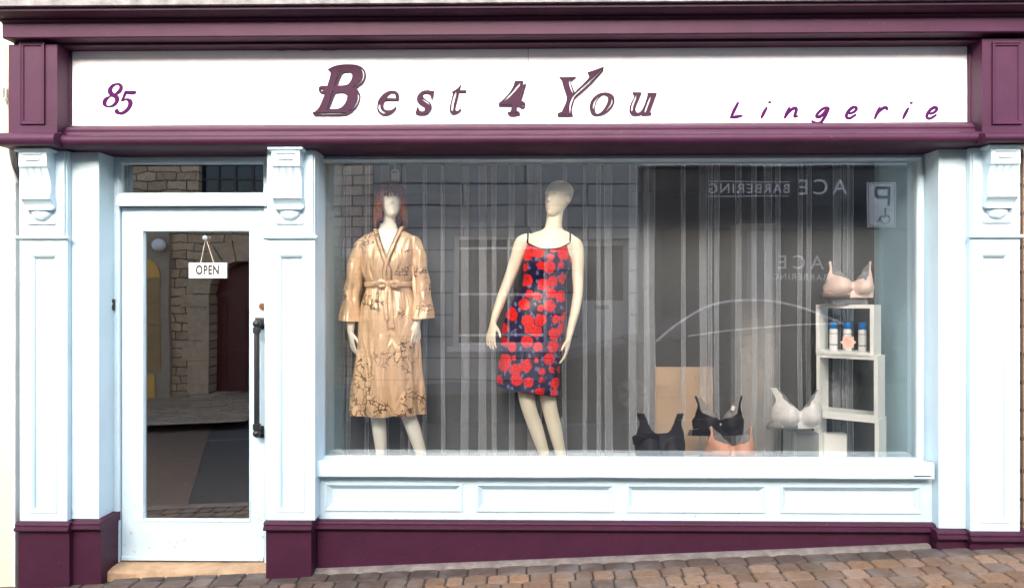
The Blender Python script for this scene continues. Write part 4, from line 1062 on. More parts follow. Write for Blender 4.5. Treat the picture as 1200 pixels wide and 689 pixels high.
# ---- mannequin in satin robe
c1 = P(458, 500)
man1 = thing('mannequin', 'white mannequin with a brown bob wig wearing a champagne satin robe', 'mannequin', (c1.x, YM, FLZ), 'dressed mannequins in the window')
mb = MB()
tsec = [sec(458, 395, 22, 0.08), sec(457, 378, 29, 0.09), sec(456, 360, 28, 0.09), sec(455, 345, 23, 0.075), sec(455, 332, 20, 0.065), sec(455, 318, 22, 0.075), sec(455, 304, 26, 0.085), sec(455, 292, 29, 0.08), sec(455, 283, 30, 0.06), sec(455, 276, 24, 0.048), sec(455, 271, 13, 0.042), sec(455, 262, 9.5, 0.04)]
torso(mb, tsec)
limb(mb, [pr_(455, 274, 0.046), pr_(456, 264, 0.040, -.003), pr_(457, 252, 0.040, -.006), pr_(458, 240, 0.045)])
head(mb, P(458, 234), 0.98, R(14), R(-2))
limb(mb, [pr_(430, 285, 0.034), pr_(423, 290, 0.036), pr_(418, 304, 0.036), pr_(415, 322, 0.038), pr_(413, 344, 0.033), pr_(412, 362, 0.030, -.01), pr_(412, 380, 0.025, -.02), pr_(412, 388, 0.022, -.025)])
hand(mb, P(412, 388, -.025), Vector((0.03, -0.02, -0.2)), Vector((0.5, -0.9, 0)), Vector((1, 0.4, 0)), 0.95, 0.25)
limb(mb, [pr_(480, 284, 0.034), pr_(486, 289, 0.036), pr_(491, 303, 0.036), pr_(493, 320, 0.038), pr_(495, 340, 0.033), pr_(493, 356, 0.030, -.02), pr_(491, 372, 0.024, -.04), pr_(490, 377, 0.022, -.045)])
hand(mb, P(490, 377, -.045), Vector((-0.01, -0.02, -0.2)), Vector((-0.6, -0.85, 0)), Vector((-1, 0.4, 0)), 0.95, 0.28)
a1, a2 = pr_(448, 548, 0.027), pr_(499, 550, 0.027)
leg(mb, pr_(444, 392, 0.085), pr_(442, 472, 0.052, -.02), a1, fl)
leg(mb, pr_(468, 392, 0.075), pr_(475, 472, 0.050, -.02), a2, fl)
finish_body('body', mb, SKINW, man1)
base_plate((a1[0] + a2[0]) / 2, YM + 0.03, man1)
# robe
mb = MB()
rsec = [sec(453, 484, 43, 0.165), sec(453.5, 460, 41.5, 0.158), sec(454, 430, 38.5, 0.145), sec(455, 400, 36.5, 0.138), sec(455, 370, 35, 0.132), sec(455, 350, 30, 0.115), sec(455, 334, 25, 0.092), sec(455, 322, 28, 0.105), sec(455, 306, 32, 0.122), sec(455, 292, 34, 0.108), sec(455, 282, 34, 0.085), sec(455, 276, 28, 0.068), sec(456, 270.5, 17, 0.058), sec(456, 267, 12, 0.052)]
def robefold(q, a, s_):
    cx, cy, z, rx, ry = s_
    t = max(0.0, min(1.0, (P(0, 350).z - z) / 0.75))
    k_ = 0.028 * t * (math.sin(a * 8 + 1 + z * 1.5) * .6 + math.sin(a * 13 + z * 3) * .35)
    up = max(0, 1 - abs(z - P(0, 325).z) / 0.22)
    k_ += 0.007 * up * math.sin(a * 17 + z * 25 * math.cos(a)) + 0.010 * noise.noise((q.x * 9, a * 3, z * 6))
    return q + Vector((math.cos(a), math.sin(a), 0)) * k_
V, S = torso(mb, rsec, 128, 7, False, robefold)
vx = P(457, 304); vz = vx.z; kill = []
tl, trr = P(443, 269), P(470, 267)
def vhalf(z):
    t = (z - vz) / (tl.z - vz); return t
for f in mb.bm.faces:
    c = f.calc_center_median()
    if c.z > vz and c.y < YM + 0.005:
        t = vhalf(c.z); xl = vx.x + (tl.x - vx.x) * t; xr = vx.x + (trr.x - vx.x) * t
        if xl < c.x < xr: kill.append(f)
bmesh.ops.delete(mb.bm, geom=kill, context='FACES')
robe = obj('satin_robe', mb, SATIN, man1, True)
# sleeves
def sleeve(pts, seed):
    mb = MB(); S = [catm(pts, i / ((len(pts) - 1) * 6)) for i in range((len(pts) - 1) * 6 + 1)]
    rings = []
    for j, (x, y_, z, r_) in enumerate(S):
        p_ = Vector(S[max(0, j - 1)][:3]); q_ = Vector(S[min(len(S) - 1, j + 1)][:3]); t = (q_ - p_).normalized()
        u = Vector((0, 1, 0)); w = t.cross(u).normalized(); tt = j / (len(S) - 1); ring = []
        for i in range(40):
            a = 2 * math.pi * i / 40
            rr = r_ * (1 + 0.10 * tt * math.sin(a * 5 + seed + tt * 3)) + 0.006 * noise.noise((a * 2, tt * 7, seed)) + 0.004 * math.sin(tt * 26 + a * 2)
            ring.append(Vector((x, y_, z)) + u * math.cos(a) * rr * 1.05 + w * math.sin(a) * rr)
        rings.append(ring)
    mb.loft(rings, False); return mb
for nm, pts, sd in (('l', [pr_(436, 285, 0.044), pr_(425, 288, 0.048), pr_(419, 303, 0.052), pr_(415, 330, 0.054), pr_(412, 352, 0.056), pr_(410.5, 376, 0.066, -.01)], 1.0), ('r', [pr_(476, 283, 0.044), pr_(485, 286, 0.048), pr_(490, 301, 0.052), pr_(493, 325, 0.055), pr_(495, 348, 0.057, -.01), pr_(496.5, 373, 0.069, -.03)], 4.0)):
    obj('sleeve', sleeve(pts, sd), SATIN, robe, True)
# lapel bands following the V
mb = MB()
def surf(x, z):                                     # front surface of robe at x,z
    best = min(S, key=lambda s_: abs(s_[2] - z)); cx, cy, _, rx, ry = best
    u = max(-0.98, min(0.98, (x - cx) / rx)); return cy - ry * math.sqrt(1 - u * u)
for (xt, zt2, sgn) in ((tl.x, tl.z + .004, -1), (trr.x, trr.z + .008, 1)):
    rings = []
    for i in range(22):
        t = i / 21; zz_ = vz - 0.14 + (zt2 - vz + 0.14) * t
        xx = vx.x + (xt - vx.x) * max(-0.35, (zz_ - vz) / (zt2 - vz)) 
        y_ = surf(xx, zz_) - 0.010 - (0.004 if sgn > 0 else 0); hwid = 0.017
        xo = xx + sgn * 0.012
        rings.append([(xo - hwid, surf(xo - hwid, zz_) - .006 + (0 if sgn > 0 else .001), zz_), (xo, y_, zz_), (xo + hwid, surf(xo + hwid, zz_) - .006, zz_), (xo, y_ + 0.008, zz_)])
    mb.loft(rings)
obj('lapel', mb, SATIN, robe, True)
# belt with bow
mb = MB(); zb_ = P(0, 333).z; ring = []
bs = sec(455, 333, 26.5, 0.102)
rings = []
for i in range(61):
    a = 2 * math.pi * i / 60; d = Vector((math.cos(a), math.sin(a), 0)); c = Vector((bs[0] + bs[3] * math.cos(a), bs[1] + bs[4] * math.sin(a), zb_ + 0.004 * math.sin(a * 3)))
    rings.append([c + d * 0.002 + Vector((0, 0, .019)), c + d * 0.010 + Vector((0, 0, .008)), c + d * 0.006, c + d * 0.010 - Vector((0, 0, .009)), c + d * 0.002 - Vector((0, 0, .019)), c - d * 0.006])
mb.loft(rings)
kx = P(459, 333); fy = bs[1] - bs[4] - 0.022
mb.ball((kx.x, fy, zb_), (0.019, 0.014, 0.021), 14)
for sx in (-1, 1):
    mb.tube([(kx.x, fy, zb_), (kx.x + sx * 0.04, fy - .012, zb_ + .018), (kx.x + sx * 0.075, fy - .004, zb_ + .004), (kx.x + sx * .05, fy, zb_ - .018), (kx.x, fy + .004, zb_ - .004)], [(.006, .010), (.007, .016), (.007, .016), (.006, .014), (.005, .008)], 10)
    mb.tube([(kx.x, fy, zb_), (kx.x + sx * .012, fy - .010, zb_ - .06), (kx.x + sx * .018, fy - .014, zb_ - .16), (kx.x + sx * .014 + .01, fy - .020, zb_ - (.27 if sx > 0 else .22))], [(.005, .011), (.004, .014), (.004, .016), (.003, .018)], 10)
obj('belt', mb, SATIN, robe, True)
# wig: inner cap + locks
mb = MB(); hc = P(458, 234); rnd = random.Random(5)
hy = R(14)
def hp(v): v = Matrix.Rotation(hy, 3, 'Z') @ Vector(v); return hc + v
tmp_secs = [(0, 0.035, -0.06, 0.080, 0.075), (0, 0.030, -0.02, 0.087, 0.085), (0, 0.018, 0.03, 0.088, 0.102), (0, 0.010, 0.07, 0.079, 0.096), (0, 0.012, 0.10, 0.055, 0.066), (0, 0.012, 0.113, 0.02, 0.03)]
SS = [catm(tmp_secs, i / 20) for i in range(21)]; rings = []
for cx, cy, z, rx, ry in SS: rings.append([hp((cx + rx * math.cos(2 * math.pi * i / 30), cy + ry * math.sin(2 * math.pi * i / 30), z)) for i in range(30)])
mb.loft(rings)
for k in range(330):
    az = rnd.uniform(0, 2 * math.pi)                  # 270deg = front
    front = abs(((math.degrees(az) - 270 + 180) % 360) - 180)
    if front < 34: zend = 0.016 + rnd.uniform(-.012, .012)
    elif front < 62: zend = -0.12 + rnd.uniform(-.03, .02)
    else: zend = -0.17 + rnd.uniform(-.03, .025)
    rx_, ry_ = 0.100, 0.118
    pts = [hp((0.01 * math.cos(az), 0.02 + 0.01 * math.sin(az), 0.118))]
    for f_, z in ((0.55, 0.108), (0.88, 0.075), (1.0, 0.035)): pts.append(hp((rx_ * f_ * math.cos(az), 0.012 + ry_ * f_ * math.sin(az), z)))
    z = 0.0; f_ = 1.02
    while z > zend:
        fl_ = f_ + 0.05 * math.sin((0 - z) * 14) + rnd.uniform(-.015, .015); pts.append(hp((rx_ * fl_ * math.cos(az), 0.012 + ry_ * fl_ * math.sin(az) + (0.02 if front > 62 else 0) * min(1, -z * 9), z))); z -= 0.035
    pts.append(hp((rx_ * f_ * 0.96 * math.cos(az + .05), 0.014 + ry_ * f_ * .97 * math.sin(az + .05), zend)))
    n_ = len(pts); mb.tube(pts, [(0.0045 if i < n_ - 1 else 0.0015) * (0.7 + 0.3 * math.sin(i)) for i in range(n_)], 5, False)
obj('wig', mb, HAIR, man1, True)

# ================================================================== CUBES, BOTTLES, BRAS
def W3(px, py, Y): return W(px, py, Y)
YC = 0.50
def cube(cx, z0, z1, w, d, label, rot=-42, yc=YC):
    t = 0.023
    tt = thing('display_cube', label, 'display cube', (cx, yc, z0), 'open white display cubes stacked in the window')
    mb = MB()
    mb.box((-w / 2, -d / 2, 0), (-w / 2 + t, d / 2, z1 - z0), 0.002); mb.box((w / 2 - t, -d / 2, 0), (w / 2, d / 2, z1 - z0), 0.002)
    mb.box((-w / 2 + t, -d / 2, 0), (w / 2 - t, d / 2, t), 0.001); mb.box((-w / 2 + t, -d / 2, z1 - z0 - t), (w / 2 - t, d / 2, z1 - z0), 0.001)
    rt = Matrix.Rotation(R(rot), 4, 'Z')
    mb.bm.transform(Matrix.Translation((cx, yc, z0)) @ rt)
    obj('cube_shell', mb, MELAM, tt); return tt
zc1t, zc1b = W(990, 357, 0.42).z, W(990, 416, 0.42).z
zc2b = W(990, 488, 0.42).z
cxA, cxB, cxC = W(994, 400, YC).x, W(996.5, 400, YC).x, W(994, 400, YC).x
cube(cxA, zc1b, zc1t, 0.35, 0.19, 'top open white cube holding three blue capped bottles', -38)
cube(cxB, zc2b, zc1b - 0.0005, 0.37, 0.19, 'empty middle white cube between two other open cubes', -38)
cube(cxC + 0.01, FLZ + 0.001, zc2b - 0.0005, 0.39, 0.20, 'bottom white cube carrying the stack, partly hidden by the sill', -38)
# bottles
rot = Matrix.Rotation(R(-38), 4, 'Z')
def bottle(dx, label, parent=None):
    p = Vector((cxA, YC, zc1b + 0.019)) + rot @ Vector((dx, -0.01, 0))
    t = thing('bottle', label, 'bottle', p, 'blue capped bottles in the top cube')
    def lathe(prof, nseg=24):
        m_ = MB(); m_.loft([[p + Vector((r_ * math.cos(2 * math.pi * i / nseg), r_ * math.sin(2 * math.pi * i / nseg), z)) for i in range(nseg)] for r_, z in prof]); return m_
    obj('bottle_body', lathe([(0.022, 0), (0.0245, 0.004), (0.0245, 0.135), (0.022, 0.142), (0.012, 0.145)]), BOTTLEW, t, 'auto')
    obj('cap', lathe([(0.0225, 0.1455), (0.0235, 0.148), (0.0235, 0.180), (0.021, 0.187), (0.01, 0.189)]), BLUECAP, t, 'auto')
    obj('label_band', lathe([(0.0249, 0.036), (0.0252, 0.0365), (0.0252, 0.0435), (0.0249, 0.044)]), LABG, t, 'auto')
    obj('label_print', lathe([(0.0249, 0.110), (0.0251, 0.1105), (0.0251, 0.114), (0.0249, 0.1145)]), LABG, t, 'auto')
    return p
bottle(-0.088, 'white bottle with blue cap, nearest the left wall of the top cube')
pm = bottle(-0.002, 'white bottle with blue cap behind the pink starburst card')
bottle(0.088, 'white bottle with blue cap, half hidden by the right edge of the top cube')
# starburst price sticker
stc = W(993.5, 398, 0.38); st = thing('price_sticker', 'pale pink starburst price card stuck inside the glass before the bottles', 'price card', (stc.x, GLY + 0.012, W(994, 402, GLY + .012).z))
sc = W(994, 401, GLY + 0.012); pts = []
for i in range(16):
    a = 2 * math.pi * i / 16; r_ = 0.049 if i % 2 == 0 else 0.036; pts.append((sc.x + r_ * math.cos(a), sc.z + r_ * math.sin(a)))
obj('card', MB().prism_y(pts, GLY + 0.0105, GLY + 0.012), SALMON, st)
rnd = random.Random(3); mb = MB()          # handwriting too small to read: pen squiggles
for (xa, xb, dz) in ((-.022, 0.0, .018), (-.022, .014, .007), (-.020, .018, -.006), (-.010, .010, -.019)):
    n_ = int((xb - xa) / .0016); mb.tube([(sc.x + xa + (xb - xa) * k / n_, GLY + .0102, sc.z + dz + rnd.uniform(-.0035, .0035)) for k in range(n_ + 1)], 0.0009, 5)
obj('handwriting', mb, TEXTR, st)

# bras on bust forms
def bust(px, py_top, py_bot, wpx, yd, label, mat, style, formmat=MESHG, tagp=None, stand_z=None, name='bra_display'):
    c = W(px, py_bot, yd); sc_ = wpx * (yd - CAMY) / F / 0.33; cx = c.x
    H = (py_bot - py_top) * (yd - CAMY) / F
    z0 = c.z
    base = stand_z if stand_z is not None else FLZ
    t = thing(name, label, 'bra', (cx, yd, base + 0.001), 'bras shown on bust forms in the window')
    hw = 0.165 * sc_
    def depth(x, z):      # local: x from centre, z from band bottom
        u = x / hw; y_ = -0.075 * sc_ * math.sqrt(max(0.0, 1 - (u * 0.96) ** 2))
        for s_ in (-1, 1):
            dx = (x - s_ * 0.078 * sc_) / (0.070 * sc_); dz = (z - 0.075 * sc_) / (0.062 * sc_)
            q = dx * dx + dz * dz
            if dz > 0: q = dx * dx + (dz * 0.72) ** 2
            y_ -= 0.055 * sc_ * max(0.0, 1 - q) ** 0.75
        return y_
    def half(outer, inner, off, rows=26, cols=12, zb=0.0, zt=H):
        mb = MB()
        for s_ in (-1, 1):
            V = []
            for j in range(rows + 1):
                tz = j / rows; z = zb + (zt - zb) * tz; a, b_ = inner(tz) * hw, outer(tz) * hw
                V.append([mb.bm.verts.new((cx + s_ * (a + (b_ - a) * i / cols), yd + depth(a + (b_ - a) * i / cols, z) + off, z0 + z)) for i in range(cols + 1)])
            for r1, r2 in zip(V, V[1:]):
                for i in range(cols): mb.bm.faces.new([r1[i], r1[i + 1], r2[i + 1], r2[i]])
        bmesh.ops.remove_doubles(mb.bm, verts=mb.bm.verts, dist=0.0004)
        bmesh.ops.solidify(mb.bm, geom=mb.bm.faces, thickness=0.003)
        return mb
    def interp(tab):
        def f(t_):
            for (a, va), (b_, vb) in zip(tab, tab[1:]):
                if t_ <= b_:
                    u = (t_ - a) / (b_ - a) if b_ > a else 0; u = u * u * (3 - 2 * u); return va + (vb - va) * u
            return tab[-1][1]
        return f
    ST = {
     'crop': (interp([(0, .88), (.35, .98), (.52, .93), (.8, .80), (1, .90)]), interp([(0, 0), (.58, 0), (.61, .22), (.68, .38), (.82, .50), (1, .62)])),
     'tee': (interp([(0, .95), (.35, 1.0), (.5, .90), (.75, .82), (1, .92)]), interp([(0, 0), (.38, 0), (.45, .12), (.53, .48), (.60, .70), (.75, .75), (1, .84)])),
     'lace': (interp([(0, .85), (.3, .99), (.45, .97), (.7, .84), (1, 1.0)]), interp([(0, 0), (.42, 0), (.50, .12), (.62, .42), (.8, .62), (1, .80)])),
     'plunge': (interp([(0, .92), (.3, .98), (.45, .90), (.6, .85), (.8, .78), (1, .80)]), interp([(0, 0), (.42, .0), (.48, .12), (.57, .48), (.63, .70), (.8, .71), (1, .74)])),
    }[style]
    b_ = obj('bra', half(ST[0], ST[1], 0.0), mat, t, True)
    # bust form behind: fuller at the neckline, translucent
    fo = interp([(0, .82), (.3, .94), (.5, .86), (.8, .78), (1, .84)]); fi = interp([(0, 0), (.36, 0), (.5, .14), (.75, .42), (1, .70)])
    obj('bust_form', half(fo, fi, 0.006, zb=0.002, zt=H * 0.97), formmat, t, True)
    # central bow / gore
    mb = MB(); gy = yd + depth(0, 0.06) - 0.006; mb.ball((cx, gy, z0 + 0.30 * H), (0.006, 0.004, 0.008), 10)
    if style in ('plunge', 'tee', 'lace'): obj('bow', mb, mat if style != 'tee' else CARDW, b_, True)
    # stand rod and foot
    if z0 - base > 0.06:
        mb = MB(); mb.cyl((cx, yd + 0.0, (z0 + base) / 2 + 0.012), (0, 0, 1), 0.006, z0 - base - 0.004 + 0.02, 12); mb.cyl((cx, yd, base + 0.005), (0, 0, 1), 0.065, 0.008, 32)
        obj('stand', mb, ACRYL, t, 'auto')
    else:
        mb = MB(); pr = [(cx + hw * 0.80 * math.cos(R(180 + 180 * i / 20)), yd + 0.03 * 0 + 0.075 * sc_ * 0.8 * math.sin(R(180 + 180 * i / 20))) for i in range(21)]
        mb.prism_z(pr, base + 0.0015, max(base + 0.012, z0 - 0.001)); obj('bust_foot', mb, formmat, t)
    if tagp:
        q = W(tagp[0], tagp[1], yd - 0.12); mb = MB(); mb.box((q.x - tagp[2], yd - 0.122, q.z - tagp[3]), (q.x + tagp[2], yd - 0.120, q.z + tagp[3]), 0.0005)
        mb.bm.transform(Matrix.Translation(q) @ Matrix.Rotation(R(18), 4, 'Y') @ Matrix.Translation(-q)); obj('price_tag', mb, CARDW if tagp[4] else LABG, b_)
    return t
bust(772.5, 483, 540, 60, 0.42, 'plain black wide strap bra, leftmost of the lingerie', CLB, 'crop')
bust(840.5, 463, 508, 60, 0.50, 'black thin strap bra with a white tag behind the peach bra', CLB, 'tee', tagp=(859, 478, .010, .014, 1))
bust(854.5, 498, 536, 60, 0.36, 'peach plunge bra in front of the black thin strap bra', CLP, 'plunge')
bust(932, 454, 500, 60, 0.42, 'white lace bra left of the white cubes', CLW, 'lace', formmat=ACRYL)
bust(992.5, 307, 349, 60, 0.46, 'beige bra with a grey tag on top of the stacked cubes', CLN, 'plunge', tagp=(1015, 324, .008, .022, 0), stand_z=zc1t)
# low risers
q0, q1 = W(925, 506, 0.5), W(957, 506, 0.5)
tag(obj('acrylic_riser', MB().box((q0.x, 0.46, FLZ + 0.001), (q1.x, 0.62, q0.z), 0.004), ACRYL, None, origin=((q0.x + q1.x) / 2, 0.54, FLZ + 0.001)), 'low frosted acrylic riser behind the white lace bra', 'riser')
q0, q1 = W(962, 506, 0.66), W(988, 506, 0.66)
tag(obj('white_box', MB().box((q0.x, 0.60, FLZ + 0.001), (q1.x, 0.66, q0.z), 0.003), MELAM, None, origin=((q0.x + q1.x) / 2, 0.63, FLZ + 0.001)), 'small white box standing behind the bottom open cube', 'box')

# ================================================================== ACROSS THE STREET (seen as reflections)
YF = -9.0
def mx(px): return M(px, 344, YF).x
def mz(py): return M(600, py, YF).z
def wallwith(name, mat, x0, x1, z0, z1, holes, parent, depth=0.5):
    """facade slab facing +y with rectangular openings"""
    xs = sorted({x0, x1} | {h[0] for h in holes} | {h[1] for h in holes}); zs_ = sorted({z0, z1} | {h[2] for h in holes} | {h[3] for h in holes})
    mb = MB()
    for i in range(len(xs) - 1):
        for j in range(len(zs_) - 1):
            cx, cz = (xs[i] + xs[i + 1]) / 2, (zs_[j] + zs_[j + 1]) / 2
            if any(h[0] < cx < h[1] and h[2] < cz < h[3] for h in holes): continue
            a = (xs[i], YF - depth, zs_[j]); b_ = (xs[i + 1], YF, zs_[j + 1])
            mb.box(a, b_)
    bmesh.ops.remove_doubles(mb.bm, verts=mb.bm.verts, dist=1e-5)
    # drop interior duplicate faces
    seen = {}
    for f in list(mb.bm.faces):
        k_ = tuple(round(v2, 4) for v2 in f.calc_center_median()); seen.setdefault(k_, []).append(f)
    bmesh.ops.delete(mb.bm, geom=[f for fs in seen.values() if len(fs) > 1 for f in fs], context='FACES')
    return obj(name, mb, mat, parent)
TOPZ = 5.6
# stone house, left
xs0, xs1 = -13.0, mx(437)
sh = thing('stone_house', 'buff rubble stone house with dark red arched door, reflected in the door glass', 'house', ((xs0 + xs1) / 2, YF, 0))
ax, arx = mx(283), 0.62; az_spring = mz(345); az0 = mz(462)
hx0, hx1 = mx(134), mx(192)
dd0, dd1 = ax - arx, ax + arx
tw0, tw1, twz0, twz1 = mx(232), mx(312), mz(236), mz(150)
bays = (mx(110), mx(200))
wallwith('wall', STONEW, xs0, xs1, -0.9, TOPZ, [(dd0, dd1, az0, az_spring + arx + 0.02), (tw0, tw1, twz0, twz1)], sh)
mb = MB()   # spandrel filling corners around arch
for s_ in (-1, 1):
    pts = [(ax + s_ * arx, az_spring)] + [(ax + s_ * arx * math.cos(R(90 * k / 8)), az_spring + arx * math.sin(R(90 * k / 8))) for k in range(1, 9)] + [(ax, az_spring + arx + .02), (ax + s_ * arx, az_spring + arx + .02)]
    mb.prism_y(pts, YF - 0.35, YF - 0.003)
obj('arch_spandrel', mb, STONEW, sh)
mb = MB()   # voussoirs and quoin jambs
for k in range(9):
    a0, a1_ = R(180 * k / 9 + 0.8), R(180 * (k + 1) / 9 - 0.8); r0, r1 = arx, arx + 0.42 + (0.08 if k == 4 else 0)
    mb.prism_y([(ax + r0 * math.cos(a0), az_spring + r0 * math.sin(a0)), (ax + r1 * math.cos(a0), az_spring + r1 * math.sin(a0)), (ax + r1 * math.cos(a1_), az_spring + r1 * math.sin(a1_)), (ax + r0 * math.cos(a1_), az_spring + r0 * math.sin(a1_))], YF - 0.01, YF + 0.045)
zq = az0; k = 0
while zq < az_spring - 0.02:
    hq = min((0.62, 0.38)[k % 2] , az_spring - zq); wq = (0.40, 0.52)[k % 2]
    for s_ in (-1, 1): mb.box((ax + s_ * arx, YF - 0.01, zq + 0.006), (ax + s_ * (arx + wq), YF + 0.04, zq + hq - 0.006))
    zq += hq; k += 1
obj('arch_stones', mb, VOUSS, sh)
mb = MB(); mb.box((dd0, YF - 0.40, az0), (dd1, YF - 0.34, az_spring + arx + .01))
rd = obj('arched_door', mb, REDDOOR, sh)
mb = MB()
for zz1, zz2 in ((az0 + .15, az0 + .8), (az0 + .95, az0 + 1.7)):
    for a, b_ in ((ax - .48, ax - .06), (ax + .06, ax + .48)): mb.frame_xz(a, zz1, b_, zz2, [(0, YF - .34), (.0, YF - .31), (.05, YF - .31), (.05, YF - .335)])
mb.box((dd0, YF - .345, az_spring - .05), (dd1, YF - .29, az_spring + .05)); obj('door_panel_moulding', mb, REDDOOR, rd)
mb = MB(); mb.box((dd0 - .2, YF - 0.0, g(ax) - .1), (dd1 + .2, YF + 0.45, az0)); obj('door_step', mb, VOUSS, sh)
mb = MB(); mb.box((tw0, YF - 0.2, twz0), (tw1, YF - 0.18, twz1)); wdw = obj('upper_window', mb, DARKGL, sh)
mb = MB()
for i in range(5): x = tw0 + (tw1 - tw0) * i / 4; mb.box((x - .02, YF - .179, twz0), (x + .02, YF - .15, twz1))
for i in range(4): z = twz0 + (twz1 - twz0) * i / 3; mb.box((tw0, YF - .178, z - .02), (tw1, YF - .152, z + .02))
obj('glazing_bar', mb, DARKF, wdw)
# rendered bay with ochre arched window
mb = MB(); mb.box((bays[0], YF + 0.002, g(bays[0]) - .2), (bays[1] , YF + 0.10, mz(262))); bay = obj('rendered_bay', mb, TAUPE, sh)
wxc = mx(166); wr = (mx(190) - wxc); zsp = mz(326)
pts = [(wxc + wr * math.cos(R(180 * k / 24)), zsp + wr * 1.0 * math.sin(R(180 * k / 24))) for k in range(25)]
obj('arched_fanlight', MB().prism_y(pts, YF + 0.101, YF + 0.125), YELLOW, bay)
mb = MB()
z = zsp - 0.03
for i, hh in enumerate((.45, .42, .42, .42)):
    mb.box((wxc - wr, YF + 0.1015, z - hh + 0.02), (wxc + wr, YF + 0.12, z), 0.004); z -= hh
obj('window_boarding', mb, paint('ochre_dull', (0.30, 0.20, 0.09), .7, .15, 6), bay)
obj('ochre_shutter', MB().box((wxc - wr * .5, YF + 0.1012, z - 0.75), (wxc + wr * .72, YF + 0.13, z - 0.03), 0.004), YELLOW, bay)
lp = thing('round_lamp', 'round white globe lamp on the rendered bay, reflected high in the door glass', 'lamp', (mx(191), YF + 0.12, mz(288)))
obj('globe', MB().ball((mx(192), YF + 0.24, mz(288)), 0.12, 20), OFFW, lp, True); obj('bracket', MB().cyl((mx(192), YF + 0.14, mz(288)), (0, 1, 0), 0.05, 0.075, 16), DARKF, lp)
# pale brick piece towards the rendered house
obj('brick_face', MB().box((mx(340), YF + 0.0015, mz(300)), (xs1 - 0.0, YF + 0.06, TOPZ - .1)), BRICKW, sh)
obj('roof', MB().prism_x([(YF + .3, TOPZ), (YF + .3, TOPZ + .08), (YF - 4, TOPZ + 2.4), (YF - 4.2, TOPZ + 2.3), (YF - 4.0, TOPZ)], xs0, xs1), SLATE, sh)
obj('plaster_base', MB().box((mx(150), YF + 0.003, g(-8) - .3), (dd0 - .53, YF + .03, mz(500) + .35)), TAUPE, sh)

# rendered house, middle
rx0_, rx1_ = mx(437) + 0.005, mx(748)
rh = thing('rendered_house', 'grey house scored into large blocks with sash window and panelled door, mirrored behind the dresses', 'house', ((rx0_ + rx1_) / 2, YF, 0))
w0, w1, wza, wzb = mx(531), mx(641), mz(406), mz(276)
d0, d1, dza, dzb = mx(677), mx(739), mz(452), mz(280)
wallwith('wall', ASHLAR, rx0_, rx1_, -0.9, TOPZ + 0.3, [(w0, w1, wza, wzb), (d0, d1, dza, dzb)], rh)
mb = MB(); mb.box((w0, YF - .16, wza), (w1, YF - .14, wzb)); sw = obj('sash_window', mb, DARKGL, rh)
mb = MB()
mb.frame_xz(w0, wza, w1, wzb, [(0, YF - .14), (0, YF - .08), (.06, YF - .08), (.06, YF - .14)])
for zz_ in (mz(290), mz(345), mz(393)): mb.box((w0 + .05, YF - .139, zz_ - .022), (w1 - .05, YF - .10, zz_ + .022))
for xx_ in (mx(536), mx(596)): mb.box((xx_ - .02, YF - .1385, wza), (xx_ + .02, YF - .105, wzb))
obj('sash_frame', mb, OFFW, sw)
obj('window_ledge', MB().box((w0 - .1, YF - .14, wza - .1), (w1 + .1, YF + .08, wza - .002), .01), OFFW, sw)
mb = MB(); mb.box((d0, YF - .22, dza), (d1, YF - .16, dzb - .005)); dr = obj('panelled_door', mb, GREYW, rh)
mb = MB(); mb.box((d0 + .12, YF - .159, mz(352)), (d1 - .12, YF - .15, dzb - .12)); obj('door_glazing', mb, DARKGL, dr)
mb = MB(); mb.box((mx(698), YF - .1595, mz(363)), (mx(714), YF - .145, mz(358)), .003); obj('letterbox', mb, BLACK, dr)
mb = MB()
for a, b_ in ((d0 + .1, (d0 + d1) / 2 - .04), ((d0 + d1) / 2 + .04, d1 - .1)): mb.frame_xz(a, dza + .15, b_, mz(370), [(0, YF - .1595), (0, YF - .145), (.035, YF - .145), (.04, YF - .1585)])
obj('panel_moulding', mb, GREYW, dr)
obj('door_number', MB().box((mx(705), YF - .15, mz(326)), (mx(706.2), YF - .14, mz(322))).box((mx(707.6), YF - .15, mz(326)), (mx(708.8), YF - .14, mz(322))), INK, dr)
obj('step', MB().box((d0 - .1, YF + .002, g(d0) - .2), (d1 + .1, YF + .35, dza)), VOUSS, rh)
obj('roof', MB().prism_x([(YF + .3, TOPZ + .3), (YF + .3, TOPZ + .38), (YF - 4, TOPZ + 2.7), (YF - 4.2, TOPZ + 2.6), (YF - 4.0, TOPZ + .3)], rx0_, rx1_), SLATE, rh)

# barber shop, right
bx0_, bx1_ = mx(748) + 0.005, 11.5
bs_ = thing('barber_shop', 'charcoal barber shopfront lettered ACE BARBERING, reflected behind the bras', 'shopfront', ((bx0_ + bx1_) / 2, YF, 0))
v0, v1, vza, vzb = mx(775), mx(1100), mz(430), mz(268)
wallwith('wall', DARKF, bx0_, bx1_, -0.6, mz(196), [(v0, v1, vza, vzb)], bs_)
obj('upper_wall', MB().box((bx0_, YF - .5, mz(196) + .003), (bx1_, YF + 0.02, TOPZ)), OFFW, bs_)
obj('fascia_cap', MB().box((bx0_, YF + .001, mz(198)), (bx1_, YF + .12, mz(196) + .002)), DARKF, bs_)
mb = MB(); mb.box((v0, YF - .2, vza), (v1, YF - .18, vzb)); bw = obj('shop_window', mb, DARKGL, bs_)
obj('window_blind', MB().box((mx(878), YF - .179, vza), (mx(914), YF - .172, mz(270) )), GREYP, bw)
fs = obj('fascia_board', MB().box((mx(790), YF + .001, mz(243)), (mx(1010), YF + .025, mz(204))), DARKF, bs_)
